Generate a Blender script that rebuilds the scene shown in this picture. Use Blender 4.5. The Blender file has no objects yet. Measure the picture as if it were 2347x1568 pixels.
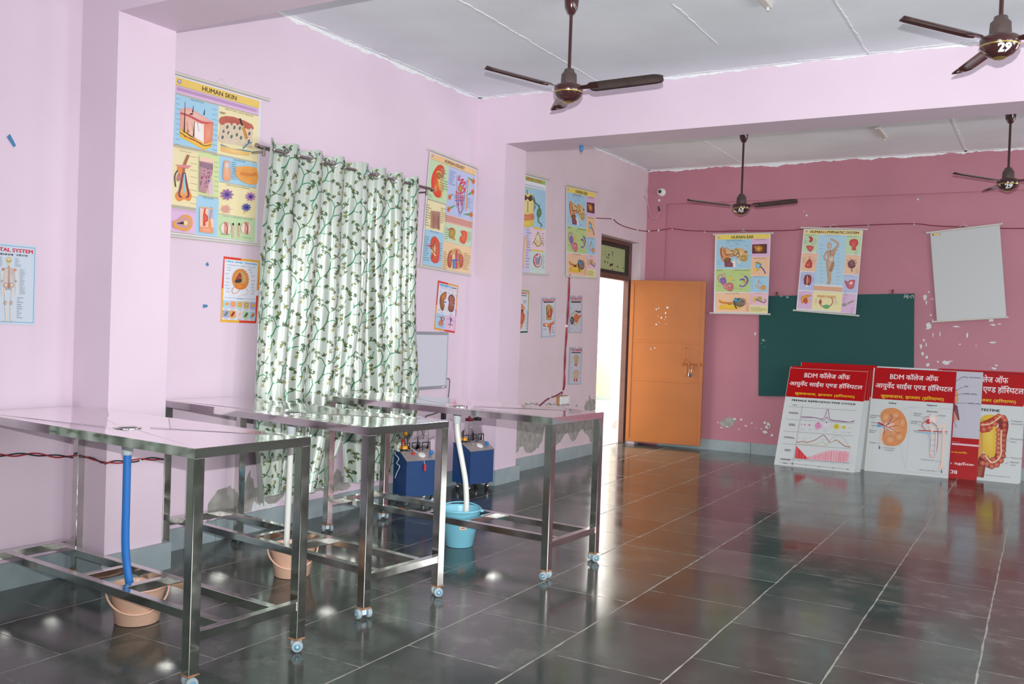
import bpy, bmesh, math, random
import numpy as np
from mathutils import Vector, Matrix
from mathutils.geometry import tessellate_polygon

random.seed(7)
SC = bpy.context.scene
COL = SC.collection
PI = math.pi

# ------------------------------------------------------------------ camera
CAM = Vector((4.5393, 0.0, 1.42))
yaw, pitch, roll = math.radians(30.1672), math.radians(-0.8805), math.radians(1.9778)
fwd = Vector((-math.sin(yaw)*math.cos(pitch), math.cos(yaw)*math.cos(pitch), math.sin(pitch)))
rgt0 = Vector((math.cos(yaw), math.sin(yaw), 0)); up0 = rgt0.cross(fwd)
rgt = rgt0*math.cos(roll) + up0*math.sin(roll)
upv = -rgt0*math.sin(roll) + up0*math.cos(roll)
cd = bpy.data.cameras.new('camera'); cam = bpy.data.objects.new('camera', cd); COL.objects.link(cam)
cam.matrix_world = Matrix(((rgt.x, upv.x, -fwd.x, CAM.x), (rgt.y, upv.y, -fwd.y, CAM.y), (rgt.z, upv.z, -fwd.z, CAM.z), (0, 0, 0, 1)))
cd.sensor_width = 36; cd.sensor_fit = 'HORIZONTAL'; cd.lens = 32.2857; cd.clip_start = .05; cd.clip_end = 200
SC.camera = cam

# ------------------------------------------------------------------ world, lights, exposure
W = bpy.data.worlds.new('sky'); SC.world = W; W.use_nodes = True
bg = W.node_tree.nodes['Background']; bg.inputs[0].default_value = (1.0, .98, .93, 1); bg.inputs[1].default_value = 4.0

def area(name, loc, target, sx, sy, power, color):
    l = bpy.data.lights.new(name, 'AREA'); l.shape = 'RECTANGLE'; l.size = sx; l.size_y = sy; l.energy = power; l.color = color
    o = bpy.data.objects.new(name, l); COL.objects.link(o); o.location = loc
    o.rotation_euler = (Vector(target)-Vector(loc)).to_track_quat('-Z', 'Y').to_euler()
    return o
# the camera's own pop-up flash, a little above the lens
fl = bpy.data.lights.new('flash_lamp', 'SPOT'); fl.energy = 1280; fl.spot_size = math.radians(104); fl.spot_blend = 1.0
fl.shadow_soft_size = .009; fl.color = (1, .99, 1.0)
fo = bpy.data.objects.new('flash_lamp', fl); COL.objects.link(fo)
fo.location = CAM + upv*.13 + rgt*.012; fo.rotation_euler = (fwd + rgt*.24 + upv*.08).to_track_quat('-Z', 'Y').to_euler()
# added ambient fill lamps at the unseen windows of the right-hand and rear walls
FILL_TINT = (.97, .98, 1.0)
for yy, pw in ((.6, 58), (3.0, 84), (5.4, 100), (10.3, 78)):
    area('ambient_fill', (8.78, yy, 1.75), (0, yy+.2, 2.5), 1.5, 1.5, pw, FILL_TINT)
area('ambient_fill', (3.4, -2.18, 1.8), (2.6, 4, 2.2), 3.4, 1.5, 66, FILL_TINT)
# daylight in the corridor outside the open door
area('corridor_daylight', (-3.3, 12.5, 2.3), (-.6, 11.6, 0), 5.0, 2.0, 330, (1, .97, .9))

VS = SC.view_settings
VS.view_transform = 'Standard'; VS.look = 'None'; VS.exposure = -0.09; VS.gamma = 1.0; VS.use_curve_mapping = False

# ------------------------------------------------------------------ helpers
def lin(h):
    h = h.lstrip('#'); o = []
    if len(h) == 3: h = ''.join(ch*2 for ch in h)
    for i in (0, 2, 4):
        c = int(h[i:i+2], 16)/255
        o.append(c/12.92 if c <= .04045 else ((c+.055)/1.055)**2.4)
    return tuple(o)

class MB:
    """collects faces, then becomes ONE mesh object"""
    def __init__(s): s.v = []; s.f = []; s.mi = []; s.c = []; s.sm = []
    def add(s, vs, fs, mi=0, cols=None, smooth=False):
        b = len(s.v); s.v += [tuple(v) for v in vs]
        for k, f in enumerate(fs):
            s.f.append(tuple(i+b for i in f)); s.mi.append(mi); s.sm.append(smooth)
            s.c.append(None if cols is None else [cols[i] for i in f])
    def box(s, x0, y0, z0, x1, y1, z1, mi=0, M=None, col=None):
        vs = [Vector((x, y, z)) for z in (z0, z1) for y in (y0, y1) for x in (x0, x1)]
        if M is not None: vs = [M @ v for v in vs]
        s.add(vs, [(0, 2, 3, 1), (4, 5, 7, 6), (0, 1, 5, 4), (2, 6, 7, 3), (0, 4, 6, 2), (1, 3, 7, 5)], mi, None if col is None else [col]*8)
    def hexa(s, b4, t4, mi=0, col=None):
        s.add(list(b4)+list(t4), [(3, 2, 1, 0), (4, 5, 6, 7), (0, 1, 5, 4), (1, 2, 6, 5), (2, 3, 7, 6), (3, 0, 4, 7)], mi, None if col is None else [col]*8)
    def bbox(s, x0, y0, z0, x1, y1, z1, b=.003, mi=0, M=None):
        bm = bmesh.new(); bmesh.ops.create_cube(bm, size=1)
        for v in bm.verts: v.co = Vector(((x0+x1)/2+v.co.x*(x1-x0), (y0+y1)/2+v.co.y*(y1-y0), (z0+z1)/2+v.co.z*(z1-z0)))
        bmesh.ops.bevel(bm, geom=bm.edges[:], offset=b, segments=2, affect='EDGES', profile=.5)
        s.frombm(bm, mi, M)
    def frombm(s, bm, mi=0, M=None, smooth=False):
        bm.verts.index_update()
        s.add([(M @ v.co) if M is not None else v.co.copy() for v in bm.verts], [[v.index for v in f.verts] for f in bm.faces], mi, None, smooth); bm.free()
    def tube(s, pts, r, n=10, mi=0, caps=True, closed=False, col=None):
        pts = [Vector(p) for p in pts]; N = len(pts); rs = r if isinstance(r, (list, tuple)) else [r]*N
        vs = []; prev = None
        for i, p in enumerate(pts):
            if closed: t = pts[(i+1) % N]-pts[i-1]
            else: t = pts[min(i+1, N-1)]-pts[max(i-1, 0)]
            t.normalize()
            if prev is None:
                a = Vector((0, 0, 1)) if abs(t.z) < .9 else Vector((1, 0, 0)); u = a.cross(t).normalized()
            else:
                u = (prev-t*prev.dot(t)).normalized()
            prev = u; w = t.cross(u)
            for k in range(n):
                an = 2*PI*k/n; vs.append(p+(u*math.cos(an)+w*math.sin(an))*rs[i])
        fs = []
        for i in range(N if closed else N-1):
            j = (i+1) % N
            for k in range(n): fs.append((i*n+k, i*n+(k+1) % n, j*n+(k+1) % n, j*n+k))
        s.add(vs, fs, mi, None if col is None else [col]*len(vs), True)
        if caps and not closed:
            s.add(vs[:n], [tuple(reversed(range(n)))], mi, None if col is None else [col]*n); s.add(vs[-n:], [tuple(range(n))], mi, None if col is None else [col]*n)
    def lathe(s, prof, n=24, mi=0, M=None, caps=True):
        vs = []
        for r, z in prof:
            for k in range(n):
                v = Vector((r*math.cos(2*PI*k/n), r*math.sin(2*PI*k/n), z)); vs.append(M @ v if M is not None else v)
        fs = [(i*n+k, i*n+(k+1) % n, (i+1)*n+(k+1) % n, (i+1)*n+k) for i in range(len(prof)-1) for k in range(n)]
        s.add(vs, fs, mi, None, True)
        if caps:
            if prof[0][0] > 1e-4: s.add(vs[:n], [tuple(reversed(range(n)))], mi)
            if prof[-1][0] > 1e-4: s.add(vs[-n:], [tuple(range(n))], mi)
    def prism(s, poly, ax, a0, a1, mi=0, M=None):
        """poly: 2-D outline extruded along axis ax ('x','y','z')"""
        n = len(poly)
        def P(p, a):
            v = Vector((a, p[0], p[1])) if ax == 'x' else Vector((p[0], a, p[1])) if ax == 'y' else Vector((p[0], p[1], a))
            return M @ v if M is not None else v
        lo = [P(p, a0) for p in poly]; hi = [P(p, a1) for p in poly]
        s.add(lo+hi, [tuple(range(n-1, -1, -1)), tuple(range(n, 2*n))]+[(i, (i+1) % n, n+(i+1) % n, n+i) for i in range(n)], mi)
    def build(s, name, mats, parent=None, base=None, kind=None):
        b = Vector(base) if base is not None else Vector((0, 0, 0))
        me = bpy.data.meshes.new(name)
        me.from_pydata([tuple(Vector(v)-b) for v in s.v], [], s.f)
        if not isinstance(mats, (list, tuple)): mats = [mats]
        for m in mats: me.materials.append(m)
        me.polygons.foreach_set('material_index', s.mi); me.polygons.foreach_set('use_smooth', s.sm)
        if any(c is not None for c in s.c):
            at = me.color_attributes.new('Col', 'FLOAT_COLOR', 'CORNER'); buf = []
            for f, c in zip(s.f, s.c):
                for k in range(len(f)): buf += list(c[k] if c is not None else (.8, .8, .8))+[1.0]
            at.data.foreach_set('color', buf)
        me.update()
        o = bpy.data.objects.new(name, me); COL.objects.link(o)
        if parent is not None: o.parent = parent
        elif base is not None: o.location = b
        if kind: o['kind'] = kind
        return o

def tag(o, label, cat, group=None, kind=None):
    o['label'] = label; o['category'] = cat
    if group: o['group'] = group
    if kind: o['kind'] = kind
    return o
def thing(name, label, cat, loc=(0, 0, 0), rz=0, group=None):
    o = bpy.data.objects.new(name, None); COL.objects.link(o); o.location = loc; o.rotation_euler = (0, 0, rz)
    o.empty_display_size = .05
    return tag(o, label, cat, group)

def smooth_path(pts, n=6):
    P = [Vector(p) for p in pts]; out = []
    for i in range(len(P)-1):
        p0, p1, p2, p3 = P[max(i-1, 0)], P[i], P[i+1], P[min(i+2, len(P)-1)]
        for k in range(n):
            t = k/n; out.append(.5*((2*p1)+(p2-p0)*t+(2*p0-5*p1+4*p2-p3)*t*t+(3*p1-p0-3*p2+p3)*t**3))
    out.append(P[-1]); return out

# ------------------------------------------------------------------ materials
def mat(name, col, rough=.6, metal=0.0, noise=0.0, nscale=6.0, bump=0.0, bscale=60.0, coat=0.0, attr=False, trans=0.0, rvar=0.0, stretch=None, ior=None, spec=None, gain=1.0, alpha=None):
    m = bpy.data.materials.new(name); m.use_nodes = True; nt = m.node_tree; b = nt.nodes['Principled BSDF']
    c = lin(col) if isinstance(col, str) else col
    b.inputs['Base Color'].default_value = (*c, 1); b.inputs['Roughness'].default_value = rough; b.inputs['Metallic'].default_value = metal
    if coat: b.inputs['Coat Weight'].default_value = coat; b.inputs['Coat Roughness'].default_value = .08
    if trans: b.inputs['Transmission Weight'].default_value = trans
    if ior: b.inputs['IOR'].default_value = ior
    if spec is not None: b.inputs['Specular IOR Level'].default_value = spec
    N = nt.nodes.new; K = nt.links.new
    tc = N('ShaderNodeTexCoord'); src = tc.outputs['Object']
    if stretch:
        mp = N('ShaderNodeMapping'); mp.inputs['Scale'].default_value = stretch; K(src, mp.inputs[0]); src = mp.outputs[0]
    if attr:
        a = N('ShaderNodeAttribute'); a.attribute_name = 'Col'
        if gain != 1.0:
            g = N('ShaderNodeVectorMath'); g.operation = 'SCALE'; g.inputs['Scale'].default_value = gain
            K(a.outputs['Color'], g.inputs[0]); K(g.outputs[0], b.inputs['Base Color'])
        else: K(a.outputs['Color'], b.inputs['Base Color'])
    elif noise:
        t = N('ShaderNodeTexNoise'); t.inputs['Scale'].default_value = nscale; t.inputs['Detail'].default_value = 5; K(src, t.inputs['Vector'])
        r = N('ShaderNodeMapRange'); r.inputs[1].default_value = .3; r.inputs[2].default_value = .7; r.inputs[3].default_value = 1-noise; r.inputs[4].default_value = 1+noise
        K(t.outputs['Fac'], r.inputs[0])
        x = N('ShaderNodeVectorMath'); x.operation = 'SCALE'; x.inputs[0].default_value = c; K(r.outputs[0], x.inputs['Scale']); K(x.outputs[0], b.inputs['Base Color'])
    if rvar:
        t = N('ShaderNodeTexNoise'); t.inputs['Scale'].default_value = 9; t.inputs['Detail'].default_value = 4; K(src, t.inputs['Vector'])
        r = N('ShaderNodeMapRange'); r.inputs[1].default_value = .35; r.inputs[2].default_value = .65; r.inputs[3].default_value = max(.02, rough-rvar); r.inputs[4].default_value = rough+rvar
        K(t.outputs['Fac'], r.inputs[0]); K(r.outputs[0], b.inputs['Roughness'])
    if bump:
        t = N('ShaderNodeTexNoise'); t.inputs['Scale'].default_value = bscale; t.inputs['Detail'].default_value = 4; K(src, t.inputs['Vector'])
        u = N('ShaderNodeBump'); u.inputs['Strength'].default_value = bump; u.inputs['Distance'].default_value = .01; K(t.outputs['Fac'], u.inputs['Height']); K(u.outputs[0], b.inputs['Normal'])
    return m

PINK = mat('pink_wall_paint', (.77, .63, .735), .55, noise=.035, nscale=1.3, bump=.06, bscale=40)
PINK2 = mat('pink_wall_paint_matt', (.74, .61, .665), .6, noise=.05, nscale=1.6, bump=.06, bscale=40)
MAUVE = mat('deep_pink_wall_paint', (.50, .205, .262), .55, noise=.07, nscale=1.2, bump=.05, bscale=30)
CEIL = mat('limewashed_ceiling', (.83, .88, .92), .9, noise=.06, nscale=1.5, bump=.12, bscale=25)
LIME = mat('white_lime_plaster', (.84, .86, .88), .9, noise=.06, nscale=30, bump=.3, bscale=90)
SKIRT = mat('grey_stone_skirting', (.35, .43, .455), .35, noise=.12, nscale=5)
PLASTER = mat('exposed_cement_plaster', (.36, .35, .33), .9, noise=.22, nscale=14, bump=.3, bscale=60)
CHIP = mat('white_undercoat', (.72, .75, .76), .8, noise=.1, nscale=30)
STEEL = mat('stainless_steel', (.60, .60, .57), .13, 1.0, noise=.10, nscale=7, rvar=.05)
STEELTOP = mat('stainless_steel_sheet', (.86, .85, .84), .07, 1.0, bump=.02, bscale=4, noise=.03, nscale=4)
CHROME = mat('chrome', (.75, .75, .75), .08, 1.0)
RUST = mat('rusty_weld', (.30, .15, .08), .8, noise=.4, nscale=60)
PRINT = mat('printed_laminate', (1, 1, 1), .42, attr=True, gain=1.0)
BOARDPRINT = mat('printed_foam_board', (1, 1, 1), .32, attr=True, spec=.35, gain=1.0)
IVORY = mat('ivory_plastic', (.66, .64, .58), .4)
WHITEP = mat('white_plastic', (.80, .82, .82), .35)
BLACKP = mat('black_plastic', (.02, .02, .02), .4)
BROWNM = mat('brown_fan_enamel', (.055, .018, .018), .18, coat=.6)
BROWND = mat('dusty_brown_enamel', (.085, .06, .055), .45, noise=.2, nscale=20)
GOLD = mat('gold_trim', (.55, .40, .15), .3, .8)
ORANGE = mat('orange_bucket_plastic', (.87, .56, .41), .35)
CYAN = mat('light_blue_bucket_plastic', (.22, .58, .72), .38)
BLUEH = mat('blue_hose', (.03, .20, .62), .3)
WHITEH = mat('white_hose', (.74, .77, .72), .4)
FITTING = mat('pale_grey_fitting', (.60, .66, .70), .4)
MACH = mat('blue_enamel', (.008, .055, .19), .4, noise=.06, nscale=8)
MACHTOP = mat('brushed_panel', (.50, .46, .44), .35, .6, noise=.1, nscale=20)
REDP = mat('red_plastic', (.65, .04, .03), .35)
YELP = mat('orange_cap_plastic', (.90, .40, .02), .35)
KNOB = mat('blue_knob', (.02, .22, .65), .3)
GLASS = mat('clear_jar', (.95, .96, .95), .04, trans=1.0, ior=1.3)
DIAL = mat('white_dial', (.85, .85, .85), .3)
DOORP = mat('orange_door_paint', (.46, .145, .028), .42, noise=.06, nscale=3)
DOORF = mat('brown_frame_paint', (.13, .055, .04), .5, noise=.15, nscale=12)
DARKF = mat('dark_window_frame', (.02, .016, .015), .5)
GREENB = mat('green_chalkboard', (.022, .085, .078), .55, noise=.10, nscale=2.5)
CHALK = mat('white_chalk', (.75, .78, .75), .9)
WBOARD = mat('whiteboard_surface', (.66, .68, .76), .25)
ALU = mat('grey_aluminium', (.42, .46, .50), .4, .5)
REDW = mat('red_wire', (.40, .02, .03), .4)
MAROON = mat('maroon_wire', (.22, .025, .05), .45)
BLACKW = mat('black_wire', (.02, .02, .025), .4)
BLUEB = mat('blue_tape', (.05, .22, .45), .5)
WHEEL = mat('caster_wheel', (.30, .36, .38), .45, noise=.15, nscale=40)
WHEELB = mat('blue_wheel_hub', (.09, .27, .40), .4)
YELLOWW = mat('cream_corridor_paint', (.80, .70, .42), .6)
CREAM = mat('cream_pillar_paint', (.84, .80, .66), .6, noise=.05, nscale=4)
WOODB = mat('wooden_block', (.45, .24, .12), .6)
HOLE = mat('dark_drain', (.03, .03, .03), .5)
CURT = mat('printed_curtain_satin', (1, 1, 1), .30, metal=.25, attr=True, bump=.03, bscale=300, spec=.8)
DULL = mat('grey_green_wall_paint', (.27, .28, .25), .6)
PALEFL = mat('pale_corridor_floor', (.70, .68, .62), .25, noise=.05, nscale=4)

# floor: polished stone slabs in staggered columns with pale joints
def floor_material():
    m = bpy.data.materials.new('polished_stone_slabs'); m.use_nodes = True; nt = m.node_tree; N = nt.nodes.new; K = nt.links.new
    b = nt.nodes['Principled BSDF']
    tc = N('ShaderNodeTexCoord'); sx = N('ShaderNodeSeparateXYZ'); K(tc.outputs['Object'], sx.inputs[0])
    def M(op, a, bb=None, c=None):
        n = N('ShaderNodeMath'); n.operation = op
        for i, v in enumerate((a, bb, c)):
            if v is None: continue
            if isinstance(v, (int, float)): n.inputs[i].default_value = v
            else: K(v, n.inputs[i])
        return n.outputs[0]
    TW, TL = .5470, .6000
    wob = N('ShaderNodeTexNoise'); wob.inputs['Scale'].default_value = 2.2; K(tc.outputs['Object'], wob.inputs['Vector'])
    wv = M('MULTIPLY', M('SUBTRACT', wob.outputs['Fac'], .5), .016)
    u = M('DIVIDE', M('SUBTRACT', M('ADD', sx.outputs['X'], wv), 3.243), TW)
    cu = M('FLOOR', u)
    off = M('MULTIPLY', M('MODULO', M('ABSOLUTE', cu), 2.0), .275)
    v = M('DIVIDE', M('SUBTRACT', M('ADD', sx.outputs['Y'], wv), M('ADD', off, .288)), TL)
    cv = M('FLOOR', v)
    def dist(t, L):
        f = M('FRACT', t); return M('MULTIPLY', M('MINIMUM', f, M('SUBTRACT', 1.0, f)), L)
    dx = dist(u, TW); dy = dist(v, TL)
    brk = N('ShaderNodeTexNoise'); brk.inputs['Scale'].default_value = 9; brk.inputs['Detail'].default_value = 6; K(tc.outputs['Object'], brk.inputs['Vector'])
    wx = M('MULTIPLY', M('MAXIMUM', M('SUBTRACT', brk.outputs['Fac'], .22), 0), .0135)
    wy = M('MULTIPLY', M('MAXIMUM', M('SUBTRACT', brk.outputs['Fac'], .36), 0), .018)
    gx = M('LESS_THAN', dx, wx); gy = M('LESS_THAN', dy, wy)
    g = M('MAXIMUM', gx, M('MULTIPLY', gy, .75))
    cell = N('ShaderNodeTexWhiteNoise'); cell.noise_dimensions = '2D'
    cb = N('ShaderNodeCombineXYZ'); K(cu, cb.inputs[0]); K(cv, cb.inputs[1]); K(cb.outputs[0], cell.inputs['Vector'])
    n1 = N('ShaderNodeTexNoise'); n1.inputs['Scale'].default_value = 3.2; n1.inputs['Detail'].default_value = 7; n1.inputs['Roughness'].default_value = .62; K(tc.outputs['Object'], n1.inputs['Vector'])
    br = M('ADD', M('MULTIPLY', cell.outputs['Value'], .45), M('MULTIPLY', n1.outputs['Fac'], .9))
    cr = N('ShaderNodeValToRGB'); cr.color_ramp.elements[0].position = .15; cr.color_ramp.elements[0].color = (.021, .029, .025, 1)
    cr.color_ramp.elements[1].position = 1.15; cr.color_ramp.elements[1].color = (.088, .107, .092, 1)
    K(br, cr.inputs[0])
    mx = N('ShaderNodeMix'); mx.data_type = 'RGBA'; K(M('MULTIPLY', g, .8), mx.inputs[0]); K(cr.outputs[0], mx.inputs[6]); mx.inputs[7].default_value = (.40, .39, .34, 1)
    n3 = N('ShaderNodeTexNoise'); n3.inputs['Scale'].default_value = 5.5; n3.inputs['Detail'].default_value = 9; n3.inputs['Roughness'].default_value = .7; K(tc.outputs['Object'], n3.inputs['Vector'])
    n4 = N('ShaderNodeTexNoise'); n4.inputs['Scale'].default_value = .8; K(tc.outputs['Object'], n4.inputs['Vector'])
    du = M('MULTIPLY', M('MAXIMUM', M('SUBTRACT', n3.outputs['Fac'], .5), 0), M('MAXIMUM', M('MULTIPLY', M('SUBTRACT', n4.outputs['Fac'], .38), 7.0), 0)); du = M('MINIMUM', du, .32)
    mx2 = N('ShaderNodeMix'); mx2.data_type = 'RGBA'; K(du, mx2.inputs[0]); K(mx.outputs[2], mx2.inputs[6]); mx2.inputs[7].default_value = (.34, .34, .31, 1)
    K(mx2.outputs[2], b.inputs['Base Color'])
    n2 = N('ShaderNodeTexNoise'); n2.inputs['Scale'].default_value = 2.6; n2.inputs['Detail'].default_value = 8; K(tc.outputs['Object'], n2.inputs['Vector'])
    rr = N('ShaderNodeMapRange'); rr.inputs[1].default_value = .35; rr.inputs[2].default_value = .7; rr.inputs[3].default_value = .10; rr.inputs[4].default_value = .20; K(n2.outputs['Fac'], rr.inputs[0])
    K(M('ADD', rr.outputs[0], M('MULTIPLY', g, .4)), b.inputs['Roughness'])
    b.inputs['IOR'].default_value = 1.55
    bp = N('ShaderNodeBump'); bp.inputs['Strength'].default_value = .05; bp.inputs['Distance'].default_value = .01; K(M('SUBTRACT', n2.outputs['Fac'], M('MULTIPLY', g, .3)), bp.inputs['Height']); K(bp.outputs[0], b.inputs['Normal'])
    return m
FLOOR = floor_material()

# ------------------------------------------------------------------ lettering and printed artwork
DG = bpy.context.evaluated_depsgraph_get()
_raw = {}
def raw_text(s, bold):
    k = (s, bold)
    if k not in _raw:
        c = bpy.data.curves.new('letters', 'FONT'); c.body = s; c.size = 1; c.resolution_u = 2; c.offset = bold
        o = bpy.data.objects.new('letters', c); COL.objects.link(o); DG.update()
        me = bpy.data.meshes.new_from_object(o.evaluated_get(DG))
        _raw[k] = ([(v.co.x, v.co.y) for v in me.vertices], [tuple(p.vertices) for p in me.polygons])
        bpy.data.objects.remove(o); bpy.data.curves.remove(c); bpy.data.meshes.remove(me)
    return _raw[k]
def width(s):
    v = raw_text('H'+s+'H', 0)[0]; w = raw_text('HH', 0)[0]
    return (max(p[0] for p in v)-min(p[0] for p in v))-(max(p[0] for p in w)-min(p[0] for p in w))
def clip_x(vs, fs, xm):
    bm = bmesh.new(); bv = [bm.verts.new((x, y, 0)) for x, y in vs]
    for f in fs:
        try: bm.faces.new([bv[i] for i in f])
        except ValueError: pass
    bmesh.ops.bisect_plane(bm, geom=bm.verts[:]+bm.edges[:]+bm.faces[:], plane_co=(xm, 0, 0), plane_no=(1, 0, 0), clear_outer=True)
    bm.verts.index_update(); r = [(v.co.x, v.co.y) for v in bm.verts], [tuple(v.index for v in f.verts) for f in bm.faces]
    bm.free(); return r
def layout(s, bold=0.0):
    """s may hold  {x}  = half form of consonant x (its stem cut away) and  ^  = the hook of a leading r"""
    V, F = [], []; pen = 0.0; i = 0; run = ''
    def put(vs, fs, dx, dy=0):
        b = len(V); V.extend((x+dx, y+dy) for x, y in vs); F.extend(tuple(k+b for k in f) for f in fs)
    def flush():
        nonlocal run, pen
        if run: put(*raw_text(run, bold), pen); pen += width(run); run = ''
    while i < len(s):
        ch = s[i]
        if ch == '{':
            flush(); g = s[i+1]; w = width(g); cut = w-(.185 if g == '\u0923' else .15 if g == '\u091c' else .165)
            vs, fs = clip_x(*raw_text(g, bold), cut); put(vs, fs, pen); pen += cut-.02; i += 3; continue
        if ch == '^':
            flush(); t = .032+bold
            pts = [(-.075, .64), (-.125, .74), (-.10, .85), (-.01, .89), (.05, .84)]
            vs = []; fs = []
            for k, (x, y) in enumerate(pts):
                q0 = pts[max(k-1, 0)]; q1 = pts[min(k+1, 4)]; d = math.hypot(q1[0]-q0[0], q1[1]-q0[1]); nx, ny = -(q1[1]-q0[1])/d*t, (q1[0]-q0[0])/d*t
                vs += [(x+nx, y+ny), (x-nx, y-ny)]
                if k: fs.append((2*k-2, 2*k-1, 2*k+1, 2*k))
            put(vs, fs, pen); i += 1; continue
        run += ch; i += 1
    flush(); return V, F

class Art:
    """flat artwork of one sheet; drawn in drawing units in which the sheet's four corners are `quad`
    (tl, tr, br, bl); every drawing layer is a hair thicker than the one before"""
    def __init__(s, quad, W, H, step=6e-5):
        A = []; 
        for (x, y), (u, v) in zip(quad, ((0, 0), (1, 0), (1, 1), (0, 1))):
            A.append([x, y, 1, 0, 0, 0, -u*x, -u*y, u]); A.append([0, 0, 0, x, y, 1, -v*x, -v*y, v])
        A = np.array(A, float); h = np.linalg.solve(A[:, :8], A[:, 8]); s.h = np.append(h, 1).reshape(3, 3); s.hi = np.linalg.inv(s.h)
        s.W, s.H, s.step = W, H, step; s.f = []; s.n = 0; s.k = (W*H/abs(_area(quad)))**.5
    def m(s, p):
        q = s.h @ np.array([p[0], p[1], 1.0]); return q[0]/q[2], q[1]/q[2]
    def face(s, uv, c): s.f.append((uv, s.n*s.step, c))
    def nx(s): s.n += 1
    def R(s, a, b, c):
        (u0, v0), (u1, v1) = s.m(a), s.m(b); s.nx(); s.face([(u0, v0), (u1, v0), (u1, v1), (u0, v1)], [lin(c)]*4)
    def U(s, u0, v0, u1, v1, c): s.nx(); s.face([(u0, v0), (u1, v0), (u1, v1), (u0, v1)], [lin(c)]*4)
    def E(s, cx, cy, rx, ry, c, cc=None, rot=0, n=18, wob=0.0, lobes=0):
        s.nx(); r = math.radians(rot); pts = []
        for k in range(n):
            a = 2*PI*k/n; w = 1+(random.uniform(-wob, wob) if wob else 0)+(.22*math.cos(lobes*a) if lobes else 0)
            x, y = rx*w*math.cos(a), ry*w*math.sin(a); pts.append(s.m((cx+x*math.cos(r)-y*math.sin(r), cy+x*math.sin(r)+y*math.cos(r))))
        o = s.m((cx, cy)); c0, c1 = lin(cc or c), lin(c)
        for k in range(n): s.face([o, pts[k], pts[(k+1) % n]], [c0, c1, c1])
    def P(s, pts, c, cc=None, curve=0):
        if curve:
            q = [Vector((x, y, 0)) for x, y in pts]; q = smooth_path([q[-1]]+q+[q[0], q[1]], curve); q = q[curve:-curve-1]; pts = [(v.x, v.y) for v in q]
        s.nx(); M_ = [s.m(p) for p in pts]; c1 = lin(c)
        if cc:
            o = s.m((sum(p[0] for p in pts)/len(pts), sum(p[1] for p in pts)/len(pts))); c0 = lin(cc)
            for k in range(len(M_)): s.face([o, M_[k], M_[(k+1) % len(M_)]], [c0, c1, c1])
        else:
            for t in tessellate_polygon([[Vector((a, b, 0)) for a, b in M_]]): s.face([M_[i] for i in t], [c1]*3)
    def L(s, pts, w, c, curve=0, w1=None):
        if curve: pts = [(v.x, v.y) for v in smooth_path([(x, y, 0) for x, y in pts], curve)]
        s.nx(); N = len(pts); lo, hi = [], []; cl = lin(c)
        for k, (x, y) in enumerate(pts):
            q0 = pts[max(k-1, 0)]; q1 = pts[min(k+1, N-1)]; d = math.hypot(q1[0]-q0[0], q1[1]-q0[1]) or 1
            ww = w if w1 is None else w+(w1-w)*k/(N-1)
            nx, ny = -(q1[1]-q0[1])/d*ww/2, (q1[0]-q0[0])/d*ww/2; lo.append(s.m((x+nx, y+ny))); hi.append(s.m((x-nx, y-ny)))
        for k in range(N-1): s.face([lo[k], lo[k+1], hi[k+1], hi[k]], [cl]*4)
    def T(s, txt, a, b, c, bold=.0):
        (u0, v0), (u1, v1) = s.m(a), s.m(b); s.nx(); cl = lin(c); V, F = layout(txt, 0)
        xs = [v[0] for v in V]; ys = [v[1] for v in V]; x0, x1, y0, y1 = min(xs), max(xs), min(ys), max(ys)
        q = [(u0+(x-x0)/(x1-x0)*(u1-u0), v1+(y-y0)/(y1-y0)*(v0-v1)) for x, y in V]
        sc = (u1-u0)/(x1-x0); sv = (v1-v0)/(y1-y0)      # heavier strokes: the letters again, shifted by a hair
        for dx, dy in (((-bold, 0), (bold, 0), (0, -bold*.7), (0, bold*.7)) if bold else ((0, 0),)):
            if bold: s.nx()
            for f in F: s.face([(q[i][0]+dx*sc, q[i][1]+dy*sv) for i in f], [cl]*len(f))
    def G(s, a, b, n, c, lo=.55, th=.38):
        """block of fine print, too small to read"""
        (u0, v0), (u1, v1) = s.m(a), s.m(b); s.nx(); cl = lin(c); dv = (v1-v0)/n
        for k in range(n):
            w = random.uniform(lo, 1); y = v0+k*dv; s.face([(u0, y), (u0+(u1-u0)*w, y), (u0+(u1-u0)*w, y+dv*th), (u0, y+dv*th)], [cl]*4)
    def into(s, mb, P4, n, mi=0, bow=None):
        """P4: world corners tl,tr,br,bl ; n: outward normal"""
        tl, tr, br, bl = [Vector(p) for p in P4]; n = Vector(n).normalized()
        for uv, z, c in s.f:
            vs = []
            for u, v in uv:
                p = tl*(1-u)*(1-v)+tr*u*(1-v)+br*u*v+bl*(1-u)*v
                if bow: p = p+n*bow(u, v)
                vs.append(p+n*z)
            mb.add(vs, [tuple(range(len(vs)))], mi, c)
def _area(q): return .5*sum(q[i-1][0]*q[i][1]-q[i][0]*q[i-1][1] for i in range(4))
def sheet_box(mb, P4, n, th, col, bow=None, N=1):
    n = Vector(n).normalized(); tl, tr, br, bl = [Vector(p) for p in P4]
    if bow is None:
        f = [bl, br, tr, tl]; mb.hexa([p-n*th for p in f], f, col=col); return
    g = []
    for j in range(N+1):
        v = j/N; g.append([(tl*(1-v)+bl*v)+n*bow(0, v), (tr*(1-v)+br*v)+n*bow(1, v)])
    for j in range(N):
        f = [g[j+1][0], g[j+1][1], g[j][1], g[j][0]]; mb.hexa([p-n*th for p in f], f, col=col)
NX, NY = (1, 0, 0), (0, -1, 0)

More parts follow.
